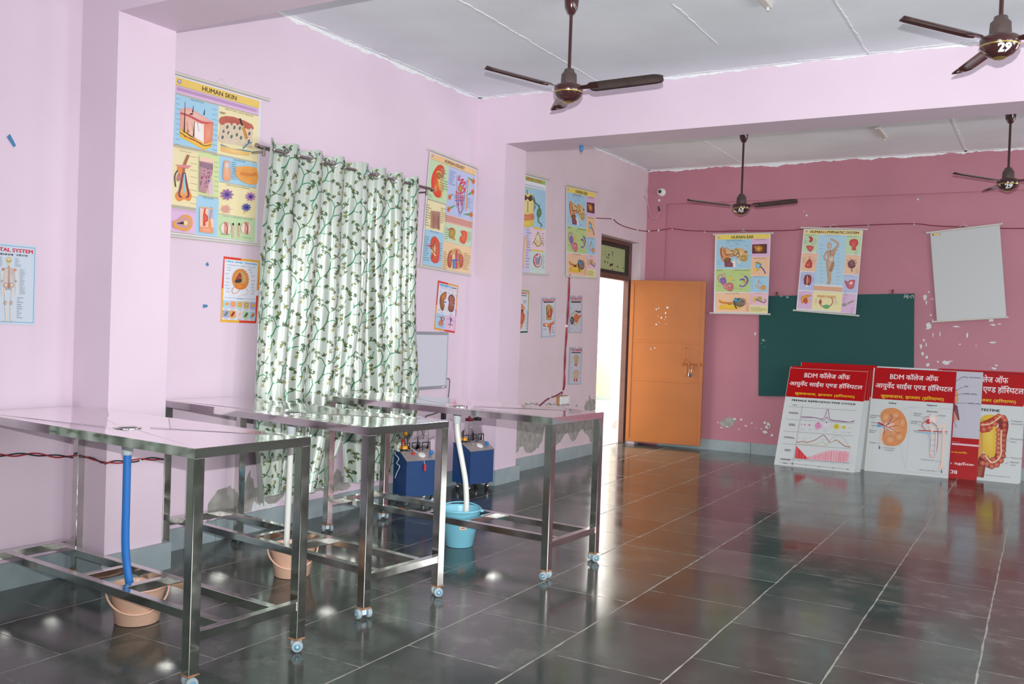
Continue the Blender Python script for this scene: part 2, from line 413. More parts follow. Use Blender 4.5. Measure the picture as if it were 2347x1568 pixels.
# ------------------------------------------------------------------ the room
HC, XC, X2, Y1, YB, BT = 3.496, .3016, .0598, 11.034, 7.060, .375
C0, C1 = 3.10, 3.465
XR, YF = 8.8, -2.2
def S(name, boxes, m, bev=0):
    mb = MB()
    for b in boxes: mb.box(*b)
    return mb.build(name, m, kind='structure')
S('floor', [(-3.6, YF-.3, -.2, XR+.3, 17.4, 0)], FLOOR)
cl = S('ceiling', [(-.3, YF-.3, HC, XR+.3, Y1+.3, HC+.2)], CEIL)
S('wall_left', [(-.19, YF-.2, 0, 0, YB+.1, HC)], PINK)
S('wall_left_far', [(-.19, YB+.1, 0, X2, 9.68, HC), (-.19, 10.88, 0, X2, Y1+.2, HC), (-.19, 9.68, 2.545, X2, 10.88, HC)], PINK2)
# back wall: a shallow recessed panel framed by a proud strip at its left and top
S('wall_back', [(X2-.25, Y1+.03, 0, XR+.2, Y1+.25, HC), (X2-.02, Y1, 0, .316, Y1+.04, HC), (.316, Y1, 3.057, XR, Y1+.04, HC)], MAUVE)
# right wall with four window openings, front wall behind the camera with one wide opening
wr = [(XR, YF-.2, 0, XR+.2, Y1+.2, 1.0), (XR, YF-.2, 2.5, XR+.2, Y1+.2, HC)]; last = YF-.2
for yy in (.6, 3.0, 5.4, 10.3): wr.append((XR, last, 1.0, XR+.2, yy-.75, 2.5)); last = yy+.75
wr.append((XR, last, 1.0, XR+.2, Y1+.2, 2.5)); S('wall_right', wr, DULL)
S('wall_front', [(-.2, YF-.2, 0, XR+.2, YF, 1.0), (-.2, YF-.2, 2.6, XR+.2, YF, HC), (-.2, YF-.2, 1.0, 1.6, YF, 2.6), (5.2, YF-.2, 1.0, XR+.2, YF, 2.6)], DULL)
# pillars and beams
S('trim_1', [(-.02, C0, 0, XC, C1, 3.0)], PINK); S('trim_2', [(-.02, YB, 0, XC, YB+BT, 3.064)], PINK)
S('trim_3', [(-.02, C0, 3.0, XR, C1, HC+.01)], PINK); S('trim_4', [(-.02, YB, 3.064, XR, YB+BT, HC+.01)], PINK)
# opaque blinds added in the off-camera windows to shut out the sky
S('sky_blind_right', [(XR+.05, yy-.76, .99, XR+.06, yy+.76, 2.51) for yy in (.6, 3.0, 5.4, 10.3)], CREAM); S('sky_blind_front', [(1.59, YF-.06, .99, 5.21, YF-.05, 2.61)], CREAM)
# skirting stones
SK_H, SK_T = .131, .022
def skirt(name, runs):
    mb = MB()
    for x0, y0, x1, y1, h in runs: mb.box(x0, y0, 0, x1, y1, h)
    return mb.build(name, SKIRT, kind='structure')
skirt('baseboard_left', [(0, YF, SK_T, C0-.03, .135), (0, C0-.03, XC, C0+.01, .148), (XC, C0-.03, XC+.026, C1+.045, .15), (0, C1-.01, XC, C1+.045, .15)]
      + [(0, C1+.045+k*.6, SK_T, C1+.045+k*.6+.596, SK_H+(.003 if k % 2 else 0)) for k in range(5)]+[(0, C1+3.045, SK_T, YB-.022, SK_H), (0, YB-.022, XC, YB+.01, .137), (XC, YB-.022, XC+.022, YB+BT+.045, .137), (X2-.01, YB+BT-.01, XC, YB+BT+.045, .137)])
skirt('baseboard_left_far', [(X2, YB+BT+.045, X2+.02, 9.16, .131), (X2-.001, 9.165, X2+.022, 9.675, .127)])
skirt('baseboard_back', [(.1, Y1+.002, 1.503, Y1+.05, .13), (1.507, Y1+.004, 3.1, Y1+.05, .132), (3.104, Y1+.003, XR, Y1+.05, .131)])
skirt('baseboard_right', [(XR-.02, YF, XR, Y1, .13)])

# lime-wash strips: along the wall heads and over the slab joints
def ragged_strip(mb, a, b, w, side, n, amp, step=.025):
    a, b = Vector(a), Vector(b); side = Vector(side); L = (b-a).length; N = max(2, int(L/step)); vs = []; fs = []; rw = 0
    for k in range(N+1):
        p = a.lerp(b, k/N); w0 = 0; rw = .82*rw+random.uniform(-amp, amp)*.6; w1 = w+rw+random.uniform(-amp, amp)*.25
        vs += [p+side*min(w0, 0)*0, p+side*max(.006, w1), p+side*max(.006, w1)+Vector(n)*.004, p+Vector(n)*.004]
    for k in range(N):
        i = 4*k; fs += [(i+3, i+2, i+6, i+7), (i+2, i+1, i+5, i+6), (i, i+3, i+7, i+4)]
    mb.add(vs, fs)
mb = MB(); D = (0, 0, -1)
ragged_strip(mb, (0, C1, HC), (0, YB, HC), .035, (1, 0, 0), D, .014); ragged_strip(mb, (0, YB, HC), (XR, YB, HC), .03, (0, -1, 0), D, .014)
ragged_strip(mb, (X2, YB+BT, HC), (X2, Y1, HC), .03, (1, 0, 0), D, .014); ragged_strip(mb, (X2, Y1, HC), (XR, Y1, HC), .05, (0, -1, 0), D, .02)
ragged_strip(mb, (0, C1, HC), (XR, C1, HC), .03, (0, 1, 0), D, .012)
for x, y0, y1, w in ((1.22, C1, YB, .013), (3.33, C1, YB, .010), (2.42, 5.5, 6.4, .008), (4.5, C1, YB, .012), (5.6, C1, YB, .012), (1.28, YB+BT, Y1, .012), (3.69, YB+BT, Y1, .026), (5.0, YB+BT, Y1, .012)):
    ragged_strip(mb, (x, y0, HC), (x+.01, y1, HC), w, (1, 0, 0), D, .008)
ragged_strip(mb, (0, C1+.02, HC), (0, YB, HC), .022, (0, 0, -1), (1, 0, 0), .014); ragged_strip(mb, (X2, YB+BT, HC), (X2, Y1, HC), .02, (0, 0, -1), (1, 0, 0), .012)
ragged_strip(mb, (0, YB, HC), (XR, YB, HC), .016, (0, 0, -1), (0, -1, 0), .012); ragged_strip(mb, (X2, Y1, HC), (XR, Y1, HC), .022, (0, 0, -1), (0, -1, 0), .014)
mb.build('lime_wash_strip', LIME, cl)

# patches where the paint has come off, a millimetre deep, on their walls
WALLS = {o.name: o for o in COL.objects}
def patch(wall, m, outlines, ax, val, sgn, jag=.012, name='bare_patch'):
    mb = MB()
    for pl in outlines:
        pts = []
        for i, (p, q) in enumerate(zip(pl, pl[1:]+pl[:1])):
            d = math.hypot(q[0]-p[0], q[1]-p[1]); n = max(1, int(d/.03))
            for k in range(n):
                t = k/n; j = jag if n > 1 else jag*.3; pts.append((p[0]+(q[0]-p[0])*t+random.uniform(-j, j), p[1]+(q[1]-p[1])*t+random.uniform(-j, j)))
        V3 = [Vector((val, a, b)) if ax == 'x' else Vector((a, val, b)) for a, b in pts]; off = Vector((sgn*.0015, 0, 0)) if ax == 'x' else Vector((0, sgn*.0015, 0))
        n = len(pts); tri = tessellate_polygon([[Vector((a, b, 0)) for a, b in pts]])
        mb.add(V3+[v+off for v in V3], [tuple(i+n for i in t) for t in tri]+[(i, (i+1) % n, n+(i+1) % n, n+i) for i in range(n)])
    return mb.build(name, m, WALLS[wall])
patch('wall_left', PLASTER, [[(4.05, .133), (4.06, .24), (4.10, .30), (4.17, .315), (4.23, .335), (4.29, .30), (4.36, .345), (4.40, .41), (4.46, .28), (4.56, .29), (4.66, .36), (4.78, .30), (5.0, .32), (5.16, .30), (5.22, .22), (5.25, .16), (5.0, .18), (4.72, .20), (4.66, .15), (4.5, .16), (4.3, .135)],
      [(5.18, .135), (5.28, .33), (5.36, .24), (5.44, .165), (5.30, .15)]], 'x', 0, 1)
patch('wall_left', CHIP, [[(4.42, .14), (4.45, .20), (4.50, .17), (4.53, .23), (4.57, .16), (4.66, .15), (4.64, .13)], [(4.70, .155), (4.74, .24), (4.80, .19), (4.84, .17), (4.82, .155)]], 'x', .001, 1, .008)
patch('wall_left_far', PLASTER, [[(7.45, .62), (7.45, .22), (7.86, .19), (7.93, .24), (8.01, .235), (8.08, .17), (8.20, .16), (8.32, .20), (8.40, .27), (8.44, .40), (8.60, .42), (8.72, .19), (8.80, .21), (8.88, .27), (8.98, .285), (9.10, .20), (9.18, .205), (9.28, .29), (9.36, .31), (9.44, .26), (9.53, .20), (9.56, .14), (9.67, .135), (9.675, .50), (9.5, .44), (9.2, .50), (8.9, .56), (8.5, .58), (8.1, .56), (7.8, .60)],
      [(9.38, .56), (9.42, .63), (9.47, .61), (9.50, .68), (9.56, .63), (9.675, .62), (9.675, .50), (9.40, .51)], [(8.0, .655), (9.0, .60), (9.0, .61), (8.0, .67)], [(9.15, .57), (9.18, .60), (9.21, .57)]], 'x', X2, 1)
patch('wall_back', PLASTER, [[(1.09, .335), (1.16, .40), (1.25, .42), (1.30, .37), (1.24, .29), (1.15, .285)]], 'y', Y1+.03, -1, .008)
ch = []
for x, z, rx, rz in ((1.08, .345, .012, .012), (1.13, .285, .014, .012), (1.29, .40, .02, .018), (1.37, .40, .018, .012), (1.43, .33, .018, .014), (1.50, .37, .012, .01), (1.62, .31, .012, .01), (1.66, .385, .02, .02), (1.69, .34, .03, .022), (1.70, .365, .022, .03), (1.665, .275, .026, .02), (1.745, .245, .028, .02), (1.55, .315, .012, .006), (1.20, .30, .02, .008), (1.35, .28, .01, .01), (1.62, 1.66, .03, .015), (1.50, 1.72, .02, .01), (1.50, 1.45, .01, .02),
    (3.366, 1.915, .03, .035), (3.38, 1.86, .008, .03), (3.44, 1.90, .022, .01), (3.40, 1.975, .012, .012), (3.45, 1.66, .010, .012), (3.43, 1.72, .012, .012), (3.41, 1.60, .036, .038), (3.46, 1.50, .006, .03), (3.37, 1.44, .014, .02), (3.345, 1.37, .016, .03), (3.36, 1.29, .016, .022), (3.395, 1.40, .01, .03), (3.405, 1.255, .014, .026), (3.42, 1.17, .018, .03), (3.52, 1.21, .016, .012), (3.60, 1.205, .035, .022), (3.64, 1.22, .03, .008), (3.69, 1.60, .04, .010), (3.80, 1.51, .014, .028), (3.73, 1.41, .014, .008), (4.02, 1.69, .03, .045), (4.04, 1.63, .03, .012), (4.10, 1.64, .022, .01), (4.05, 1.44, .045, .012), (4.07, 1.165, .03, .014), (4.09, 1.20, .02, .01), (3.53, 1.52, .006, .03), (3.89, 1.40, .008, .008), (4.40, 1.62, .012, .01), (2.05, 2.86, .014, .012), (2.02, 2.91, .007, .006), (1.16, 2.42, .016, .014), (3.25, 3.0, .012, .012), (4.42, 1.30, .02, .012)):
    n = 9; ch.append([(x+rx*math.cos(2*PI*k/n)*random.uniform(.45, 1.25), z+rz*math.sin(2*PI*k/n)*random.uniform(.45, 1.25)) for k in range(n)])
patch('wall_back', CHIP, ch, 'y', Y1+.028, -1, .002, 'flaked_paint')
mb = MB()
for pl in ([(4.02, .70), (4.05, .72)],): pass
# scraps of blue tape left on walls and beam
for i, (p, d, n, lab) in enumerate((((.003, 2.724, 2.275), (0, .034, -.05), (1, 0, 0), 'scrap of blue tape on the wall above the skeleton poster'),
        ((.003, 3.985, 1.489), (0, .034, .002), (1, 0, 0), 'scrap of blue tape on the wall below the cell poster'), ((.003, 3.992, 1.75), (0, .012, -.016), (1, 0, 0), 'tiny scrap of blue tape left of the cell poster'))):
    p, d = Vector(p), Vector(d); s = d.cross(Vector(n)).normalized()*.011; o = MB(); nn = Vector(n)*.002
    b4 = [p-d*.5-s, p+d*.5-s*.8, p+d*.55+s*.5, p-d*.4+s]; o.hexa([v for v in b4], [v+nn for v in b4])
    tag(o.build('tape_scrap', BLUEB, None, p), lab, 'tape')
mb = MB(); mb.lathe([(.004, 0), (.016, -.004), (.019, -.03), (.014, -.05), (.004, -.058)], 14, 0, Matrix.Translation((.905, YB+.30, 3.064)))
tag(mb.build('rubber_bulb', BLUEB, None, (.905, YB+.30, 3.064)), 'small blue rubber bulb hanging under the pink beam', 'bulb')

# ------------------------------------------------------------------ doorway, door leaf and corridor
mb = MB()
for b in ((-.13, 10.80, 0, -.06, 10.88, 2.545), (-.13, 9.68, 0, -.06, 9.75, 2.545), (-.13, 9.75, 2.06, -.06, 10.80, 2.125), (-.13, 9.75, 2.50, -.06, 10.80, 2.545)): mb.bbox(*b, b=.004)
tr = mb.build('trim_5', DOORF, kind='structure')
win = bpy.data.objects.new('window_1', None); COL.objects.link(win); win.location = (-.1, 10.28, 2.31); win['kind'] = 'structure'
mb = MB()
for b in ((-.12, 9.75, 2.125, -.075, 9.79, 2.50), (-.12, 10.745, 2.125, -.075, 10.80, 2.50), (-.12, 9.79, 2.125, -.075, 10.745, 2.165), (-.12, 9.79, 2.455, -.075, 10.745, 2.50)): mb.bbox(*b, b=.003)
mb.build('window_frame', DARKF, win, (-.1, 10.28, 2.31))
q = [(185, 300), (785, 440), (765, 1070), (165, 990)]
a = Art(q, .75, .29)
for pts in (([(355, 490), (370, 505), (362, 530)]), ([(318, 565), (308, 600), (322, 640), (314, 600)]), ([(495, 505), (520, 515), (518, 590), (500, 660), (508, 560)]), ([(345, 590), (360, 615), (375, 590)]), ([(415, 580), (448, 570), (440, 635), (420, 630)]), ([(380, 645), (392, 640), (392, 700), (380, 705)]), ([(412, 655), (426, 655), (424, 720), (414, 722)]),
            ([(330, 765), (350, 760), (355, 830), (335, 835)]), ([(385, 800), (425, 790), (405, 815), (420, 850), (398, 840)]), ([(450, 850), (522, 835), (508, 905), (490, 910), (480, 880), (465, 930), (445, 925)]), ([(610, 885), (630, 890), (625, 945), (610, 950)]), ([(735, 920), (748, 925), (742, 970), (728, 968)]), ([(485, 990), (510, 990), (525, 1030), (505, 1020)]), ([(350, 985), (360, 985), (358, 1005)]), ([(535, 1000), (552, 1000), (552, 1006)])):
    a.P(pts, '#20241c')
mb = MB(); P4 = [(-.098, 9.79, 2.455), (-.098, 10.745, 2.455), (-.098, 10.745, 2.165), (-.098, 9.79, 2.165)]; P4v = [(-.098, 9.92, 2.455), (-.098, 10.745, 2.455), (-.098, 10.745, 2.165), (-.098, 9.92, 2.165)]
sheet_box(mb, P4, NX, .004, lin('#a9b983')); a.into(mb, P4v, NX); mb.build('painted_pane', PRINT, win, (-.1, 10.28, 2.31))
# steel leaf, swung back against the far wall
H0 = Vector((-.02, 10.785, .04)); H1 = Vector((.897, 10.975, .04)); du = (H1-H0).normalized(); LW = (H1-H0).length; LH = 2.035
dn = Vector((du.y, -du.x, 0))
MD = Matrix(((du.x, -dn.x, 0, H0.x), (du.y, -dn.y, 0, H0.y), (0, 0, 1, H0.z), (0, 0, 0, 1)))   # local: x along leaf, -y towards the room
dr = bpy.data.objects.new('door_1', None); COL.objects.link(dr); dr.matrix_world = MD; dr['kind'] = 'structure'
mb = MB(); mb.bbox(0, 0, 0, LW, .034, LH, .004); mb.build('leaf', DOORP, dr)
mb = MB()
for b in ((.0, -.010, 0, .045, 0, LH), (LW-.045, -.012, 0, LW, 0, LH), (.045, -.008, 0, LW-.045, 0, .05), (.045, -.008, LH-.05, LW-.045, 0, LH), (.045, -.004, .77, LW-.045, 0, .80), (.045, -.004, 1.255, LW-.045, 0, 1.285)): mb.bbox(*b, b=.002)
mb.build('edge_frame', DOORP, dr)
mb = MB()
for x, z, rx, rz in ((.33, 1.675, .012, .012), (.36, 1.69, .01, .01), (.47, 1.70, .02, .012), (.45, 1.63, .008, .018), (.40, 1.57, .012, .016), (.455, 1.58, .009, .009), (.355, 1.59, .007, .006), (.34, 1.485, .013, .014), (.37, 1.51, .005, .01), (.46, 1.49, .006, .006), (.28, 1.175, .005, .018), (.33, 1.19, .013, .008), (.44, 1.55, .006, .006)):
    n = 8; p = [(x+rx*math.cos(2*PI*k/n)*random.uniform(.5, 1.2), z+rz*math.sin(2*PI*k/n)*random.uniform(.5, 1.2)) for k in range(n)]; mb.prism(p, 'y', -.0015, 0)
mb.build('paint_chip', CHIP, dr)
hx = LW-.225
mb = MB(); mb.tube(smooth_path([(hx, 0, 1.20), (hx, -.035, 1.205), (hx, -.04, 1.19), (hx, -.04, 1.07), (hx, -.035, 1.055), (hx, 0, 1.06)], 4), .007, 8); mb.build('pull_handle', DOORP, dr)
mb = MB(); mb.tube([(hx-.05, -.02, 1.01), (LW+.03, -.02, 1.01)], .008, 8)
for x in (hx-.03, hx+.05, LW-.05): mb.bbox(x-.012, -.032, .99, x+.012, 0, 1.03, .003)
mb.tube([(hx+.02, -.02, 1.01), (hx+.02, -.06, .99)], .006, 8); mb.bbox(hx-.005, -.016, .86, hx+.03, 0, .995, .003); mb.build('slide_bolt', DOORP, dr)
mb = MB(); mb.bbox(hx+.085, -.03, .93, hx+.105, -.012, 1.0, .002); mb.build('hasp', DOORP, dr)
pl = thing('padlock', 'small steel padlock hanging from the bolt of the orange door', 'padlock', MD @ Vector((hx+.075, -.035, .90)), math.atan2(du.y, du.x))
mb = MB(); mb.bbox(-.022, -.011, -.045, .022, .011, 0, .005); mb.lathe([(.024, -.008), (.024, .008)], 20, 0, Matrix.Translation((0, 0, -.028)) @ Matrix.Rotation(PI/2, 4, 'X')); mb.build('body', CHROME, pl)
mb = MB(); mb.tube(smooth_path([(-.014, 0, -.005), (-.014, 0, .03), (-.008, 0, .042), (.008, 0, .042), (.014, 0, .03), (.014, 0, -.005)], 4), .0035, 8); mb.build('shackle', CHROME, pl)
# corridor: low parapet at its far end, a cream pillar beside the doorway
S('wall_corridor', [(-6.0, 17.2, 0, .4, 17.35, .86)], YELLOWW); S('baseboard_corridor', [(-6.0, 17.18, 0, .4, 17.2, .10)], SKIRT)
S('wall_corridor_side', [(-3.75, 6.5, 0, -3.6, 17.2, .86)], YELLOWW)
S('floor_corridor', [(-3.6, 6.5, -.01, -.14, 17.18, .004)], PALEFL); S('trim_6', [(-.45, 11.25, 0, -.19, 11.65, 3.2)], CREAM); S('baseboard_corridor_pillar', [(-.465, 11.235, 0, -.175, 11.66, .10)], LIME)
WALLS.update({o.name: o for o in COL.objects})
patch('trim_6', PLASTER, [[(-.42, .14), (-.40, .22), (-.33, .25), (-.27, .24), (-.2, .25), (-.2, .12), (-.3, .105)]], 'y', 11.25, -1, .008)

# ------------------------------------------------------------------ wall charts and posters
def chart(name, label, art, P4, n, rods, group=None, hang=True, edge='#dfe3e6'):
    """hanging wall chart: printed sheet between two rods"""
    c = sum((Vector(p) for p in P4), Vector())/4; t = thing(name, label, 'wall chart', c, 0, group)
    mb = MB(); sheet_box(mb, P4, n, .0015, lin(edge)); art.into(mb, P4, n); mb.build('sheet', PRINT, t, c)
    for nm, (a, b) in zip(('top_rod', 'bottom_rod'), rods):
        mb = MB(); a, b = Vector(a), Vector(b); mb.tube([a, b], .0095, 10); d = (b-a).normalized()
        for e, s in ((a, -1), (b, 1)): mb.tube([e-d*s*.012, e+d*s*.006], .0115, 10)
        mb.build(nm, IVORY, t, c)
    if hang:
        a, b = [Vector(p) for p in rods[0]]; m = (a+b)/2; d = (b-a); nn = Vector(n)
        mb = MB(); mb.tube([m-d*.07+Vector((0, 0, .008)), m+Vector((0, 0, .05))-nn*.004, m+d*.07+Vector((0, 0, .008))], .0014, 5); mb.tube([m+Vector((0, 0, .05))-nn*.012, m+Vector((0, 0, .05))+nn*.004], .003, 6)
        mb.build('hanging_string', WHITEP, t, c)
    return t
def poster(name, label, art, P4, n, col, group=None):
    c = sum((Vector(p) for p in P4), Vector())/4
    mb = MB(); sheet_box(mb, P4, n, .002, lin(col)); art.into(mb, P4, n); o = mb.build(name, PRINT, None, c)
    return tag(o, label, 'poster', group)
SKY, CRM, LIL, GRN, PCH, BLU, PNK = '#a8d3ea', '#efe3b4', '#dfbcdf', '#c5dfb2', '#efc6a4', '#bcc8ea', '#efcfd8'
G0 = '#8a8f98'; G1 = '#666a72'
def logo(a, x, y, r):
    a.E(x, y, r, r, '#4a5aa0'); a.E(x, y, r*.7, r*.7, '#e8e0f0'); a.E(x, y+r*.1, r*.4, r*.35, '#c87a80')
CH = 'wall charts hung by rods'; PO = 'small laminated posters on the left wall'

# --- chart: skin
q, w = [(76, 78), (800, 292), (762, 1488), (18, 1404)], [(0.014, 3.699, 2.852), (0.014, 4.394, 2.861), (0.014, 4.392, 1.919), (0.014, 3.681, 1.910)]
a = Art(q, .695, .945); R, E, P, L, T, G = a.R, a.E, a.P, a.L, a.T, a.G
R((85, 93), (738, 1475), '#b9b29c'); R((86, 94), (783, 357), '#edcb6c'); R((81, 164), (779, 415), LIL); R((80, 235), (444, 728), SKY); R((443, 333), (766, 803), CRM)
R((60, 668), (270, 1190), CRM); R((272, 708), (446, 1100), '#d3e3a6'); R((449, 745), (757, 1018), SKY); R((444, 968), (752, 1278), CRM)
R((36, 1184), (247, 1410), LIL); R((257, 1082), (432, 1435), SKY); R((434, 1238), (742, 1472), GRN)
logo(a, 113, 133, 17); T('HUMAN SKIN', (305, 172), (590, 292), '#2c2a28', .012); G((92, 178), (772, 396), 5, '#8f5f98', .96)
T('SKIN STRUCTURE', (208, 275), (316, 316), '#3d5560'); T('SENSE OF TOUCH - TACTILE CORPUSCLES', (495, 352), (728, 428), '#6b5c40')
P([(120, 362), (300, 440), (396, 470), (386, 670), (320, 702), (116, 590)], '#e9a08c', '#f6d8c4'); P([(116, 360), (195, 348), (396, 470), (300, 462), (120, 392)], '#e5a79a', '#f2c9bc')
L([(120, 392), (200, 420), (300, 470), (396, 480)], 17, '#c9585c', 3); P([(118, 520), (200, 585), (320, 640), (388, 615), (386, 672), (320, 702), (116, 590)], '#eebb3c', '#f3cf66')
P([(318, 488), (394, 474), (388, 630), (318, 655)], '#e5896e', '#eda486'); P([(240, 470), (315, 490), (315, 640), (240, 590)], '#f6eeea')
L([(116, 552), (180, 595), (250, 625), (320, 665), (376, 655)], 6, '#3d2a40', 3); L([(150, 585), (230, 612), (300, 650)], 6, '#c03a30', 3)
for x, y0, y1 in ((160, 300, 555), (230, 335, 390), (325, 362, 410), (238, 460, 590)): L([(x, y0), (x-8, y1)], 3, '#2a2226', w1=11)
for x in (175, 215, 262): L([(x, 470), (x+12, 545)], 3, '#a86a5a')
E(212, 402, 16, 8, '#6b3b34'); E(184, 545, 9, 17, '#b98850')
for y in range(270, 660, 42): L([(82, y), (118, y+10)], 3, '#6d93a8'); L([(385, y+90), (428, y+100)], 3, '#6d93a8')
P([(452, 430), (600, 440), (718, 490), (718, 690), (600, 660), (458, 640)], '#dcc9b0', '#e8ddc8'); P([(455, 428), (560, 425), (718, 490), (716, 540), (600, 500), (455, 490)], '#c06a58', '#b5574a', 2)
for x, y in ((480, 545), (520, 560), (570, 515), (615, 520), (625, 600), (695, 565), (590, 575), (690, 630), (470, 595), (545, 590), (510, 510)):
    E(x, y, 30, 40, '#d8c4a8', '#e6d8c0', 20, wob=.2); E(x, y, 10, 16, '#3d5a50' if (x+y) % 3 else '#5a3a50', '#6f8a7a', 15)
L([(615, 440), (635, 500)], 14, '#3a2a26'); L([(640, 510), (662, 570), (672, 610)], 24, '#c98f3c', 3); L([(455, 655), (540, 690), (620, 700), (710, 715)], 9, '#4a8aa8', 3); L([(640, 690), (680, 650), (715, 640)], 10, '#4a8aa8', 3)
P([(458, 665), (560, 690), (700, 720), (690, 750), (560, 735), (458, 712)], '#e8b86a', '#efcf92')
for k in range(3): G((450, 380+k*4), (500, 412), 3, '#9a8f70')
T('LONGITUDINAL SECTION OF THE', (66, 676), (265, 722), '#5f5a4a'); T('HAIR FOLLICLE', (112, 700), (208, 728), '#5f5a4a')
P([(92, 850), (130, 1000), (85, 1060), (78, 1100), (110, 1132), (150, 1112), (190, 1130), (212, 1090), (195, 1040), (150, 930), (140, 840)], '#e88a3c', '#f0b070', 3)
L([(185, 742), (150, 830), (140, 920)], 24, '#a8704c', 3); L([(140, 890), (118, 1010), (105, 1075), (128, 1098)], 16, '#7a4058', 3); L([(152, 890), (178, 1030), (185, 1085), (165, 1098)], 16, '#7a4058', 3)
L([(150, 900), (150, 1060)], 10, '#8fd0dc', w1=22); P([(76, 822), (210, 830), (180, 858), (90, 835)], '#dc8f98'); L([(95, 870), (70, 920), (78, 1010)], 10, '#4a3b4c', 3); E(103, 930, 16, 34, '#b06a78', '#c88a90', 12)
for y in range(752, 1180, 56): L([(200, y), (256, y+14)], 3, '#a59a78')
T('LAYERS OF THE EPIDERMIS', (274, 712), (444, 752), '#5f6a44'); P([(275, 748), (392, 780), (384, 900), (345, 1000), (330, 1066), (272, 1050)], '#b98a96', '#c79aa6'); P([(275, 748), (392, 780), (390, 812), (275, 790)], '#f0d0b8')
for k in range(5): L([(276, 798+k*9), (330, 815+k*9), (388, 828+k*9)], 4, '#5a5a6a', 2)
for k in range(26): E(random.uniform(282, 370), random.uniform(850, 1010), 5, 5, '#7a4a68')
P([(345, 1000), (384, 930), (384, 1076), (350, 1075)], '#e2bcd0'); E(296, 930, 8, 8, '#b02a60'); E(352, 960, 6, 8, '#3a5a9a')
for y in range(800, 1080, 40): L([(398, y), (434, y+8)], 3, '#8fa070')
T('NAIL STRUCTURE', (560, 775), (654, 808), '#3d5560'); P([(478, 800), (500, 792), (526, 805), (534, 950), (500, 958), (470, 940)], '#e8a074', '#f0bc98', 2); E(503, 830, 20, 30, '#c8c0c4', '#e0dadc', 5)
P([(752, 852), (620, 838), (572, 850), (580, 915), (640, 970), (752, 990)], '#eeaa5c', '#e59a50', 2); L([(615, 895), (700, 910), (752, 900)], 26, '#d98a4a', 3); G((545, 800), (590, 960), 9, '#7d9db0')
T('TYPES OF CELLS IN THE EPIDERMIS', (498, 985), (694, 1032), '#5f5a4a')
for x, y, r, c, cc in ((503, 1075, 42, '#a87aa8', '#5a4a98'), (700, 1092, 34, '#c88ab8', '#3a4a90'), (495, 1198, 30, '#d8a090', '#e0b0a0'), (665, 1182, 30, '#6a6ab0', '#3a3a88')):
    E(x, y, r*1.15, r, c, cc, 0, 36, 0, 9); E(x, y, r*.45, r*.4, cc, '#2a3a80')
for k in range(6): L([(495, 1198), (495+62*math.cos(k), 1198+48*math.sin(k))], 7, '#d8a090', w1=2)
L([(660, 1215), (640, 1240)], 10, '#e0a84a', w1=3)
T('TRANSVERSE SECTION OF HAIR FOLLICLE', (38, 1195), (246, 1228), '#6a4a68'); P([(55, 1300), (90, 1290), (150, 1245), (205, 1270), (212, 1340), (165, 1385), (110, 1370), (60, 1355)], '#e9a23c', '#e8b070', 3)
P([(75, 1310), (150, 1265), (192, 1290), (190, 1340), (150, 1360), (90, 1340)], '#c89aa8', None, 3); E(157, 1315, 24, 28, '#e2a84a', '#f4e8c0'); L([(85, 1320), (140, 1315)], 5, '#2e2430', w1=26)
T('SKIN GLANDS', (302, 1092), (392, 1118), '#3d5560'); P([(276, 1190), (390, 1200), (388, 1405), (275, 1390)], '#f0cfc0', '#eebb90'); P([(345, 1200), (390, 1200), (388, 1280), (345, 1275)], '#9fc0dc'); L([(320, 1180), (310, 1250), (312, 1340)], 12, '#d84a3a', 2, 22); E(322, 1275, 22, 34, '#cf4a3c', '#e06a54', wob=.2); L([(375, 1180), (352, 1320)], 8, '#d8785a'); E(358, 1340, 12, 40, '#e08a3a', '#eaa85a')
P([(275, 1345), (388, 1355), (388, 1405), (275, 1392)], '#e8946c', '#f0b08c'); L([(278, 1180), (388, 1196)], 9, '#e8b27a')
T('THE SKIN - A THERMOREGULATORY ORGAN', (468, 1250), (710, 1292), '#4f6a50')
for x in (490, 660): E(x, 1360, 42, 50, '#e8d6cc', '#f2e6dc'); P([(x-12, 1305), (x+22, 1310), (x+20, 1415), (x-14, 1400)], '#d88a7a', '#e8a898'); L([(x-8, 1310), (x+14, 1350), (x+8, 1410)], 5, '#4a2a2c', 2)
for x in (553, 603): L([(x, 1335), (x, 1440)], 17, '#e8b0a0', w1=12); E(x, 1325, 8, 12, '#3a2a28')
a.G((450, 1405), (525, 1425), 1, '#5f7a60', .95); a.G((628, 1435), (705, 1450), 1, '#5f7a60', .95)
chart('wall_chart', 'large hanging chart titled HUMAN SKIN beside the pillar left of the curtain', a, w, NX, [((.016, 3.67, 2.864), (.016, 4.457, 2.879)), ((.016, 3.655, 1.897), (.016, 4.438, 1.909))])

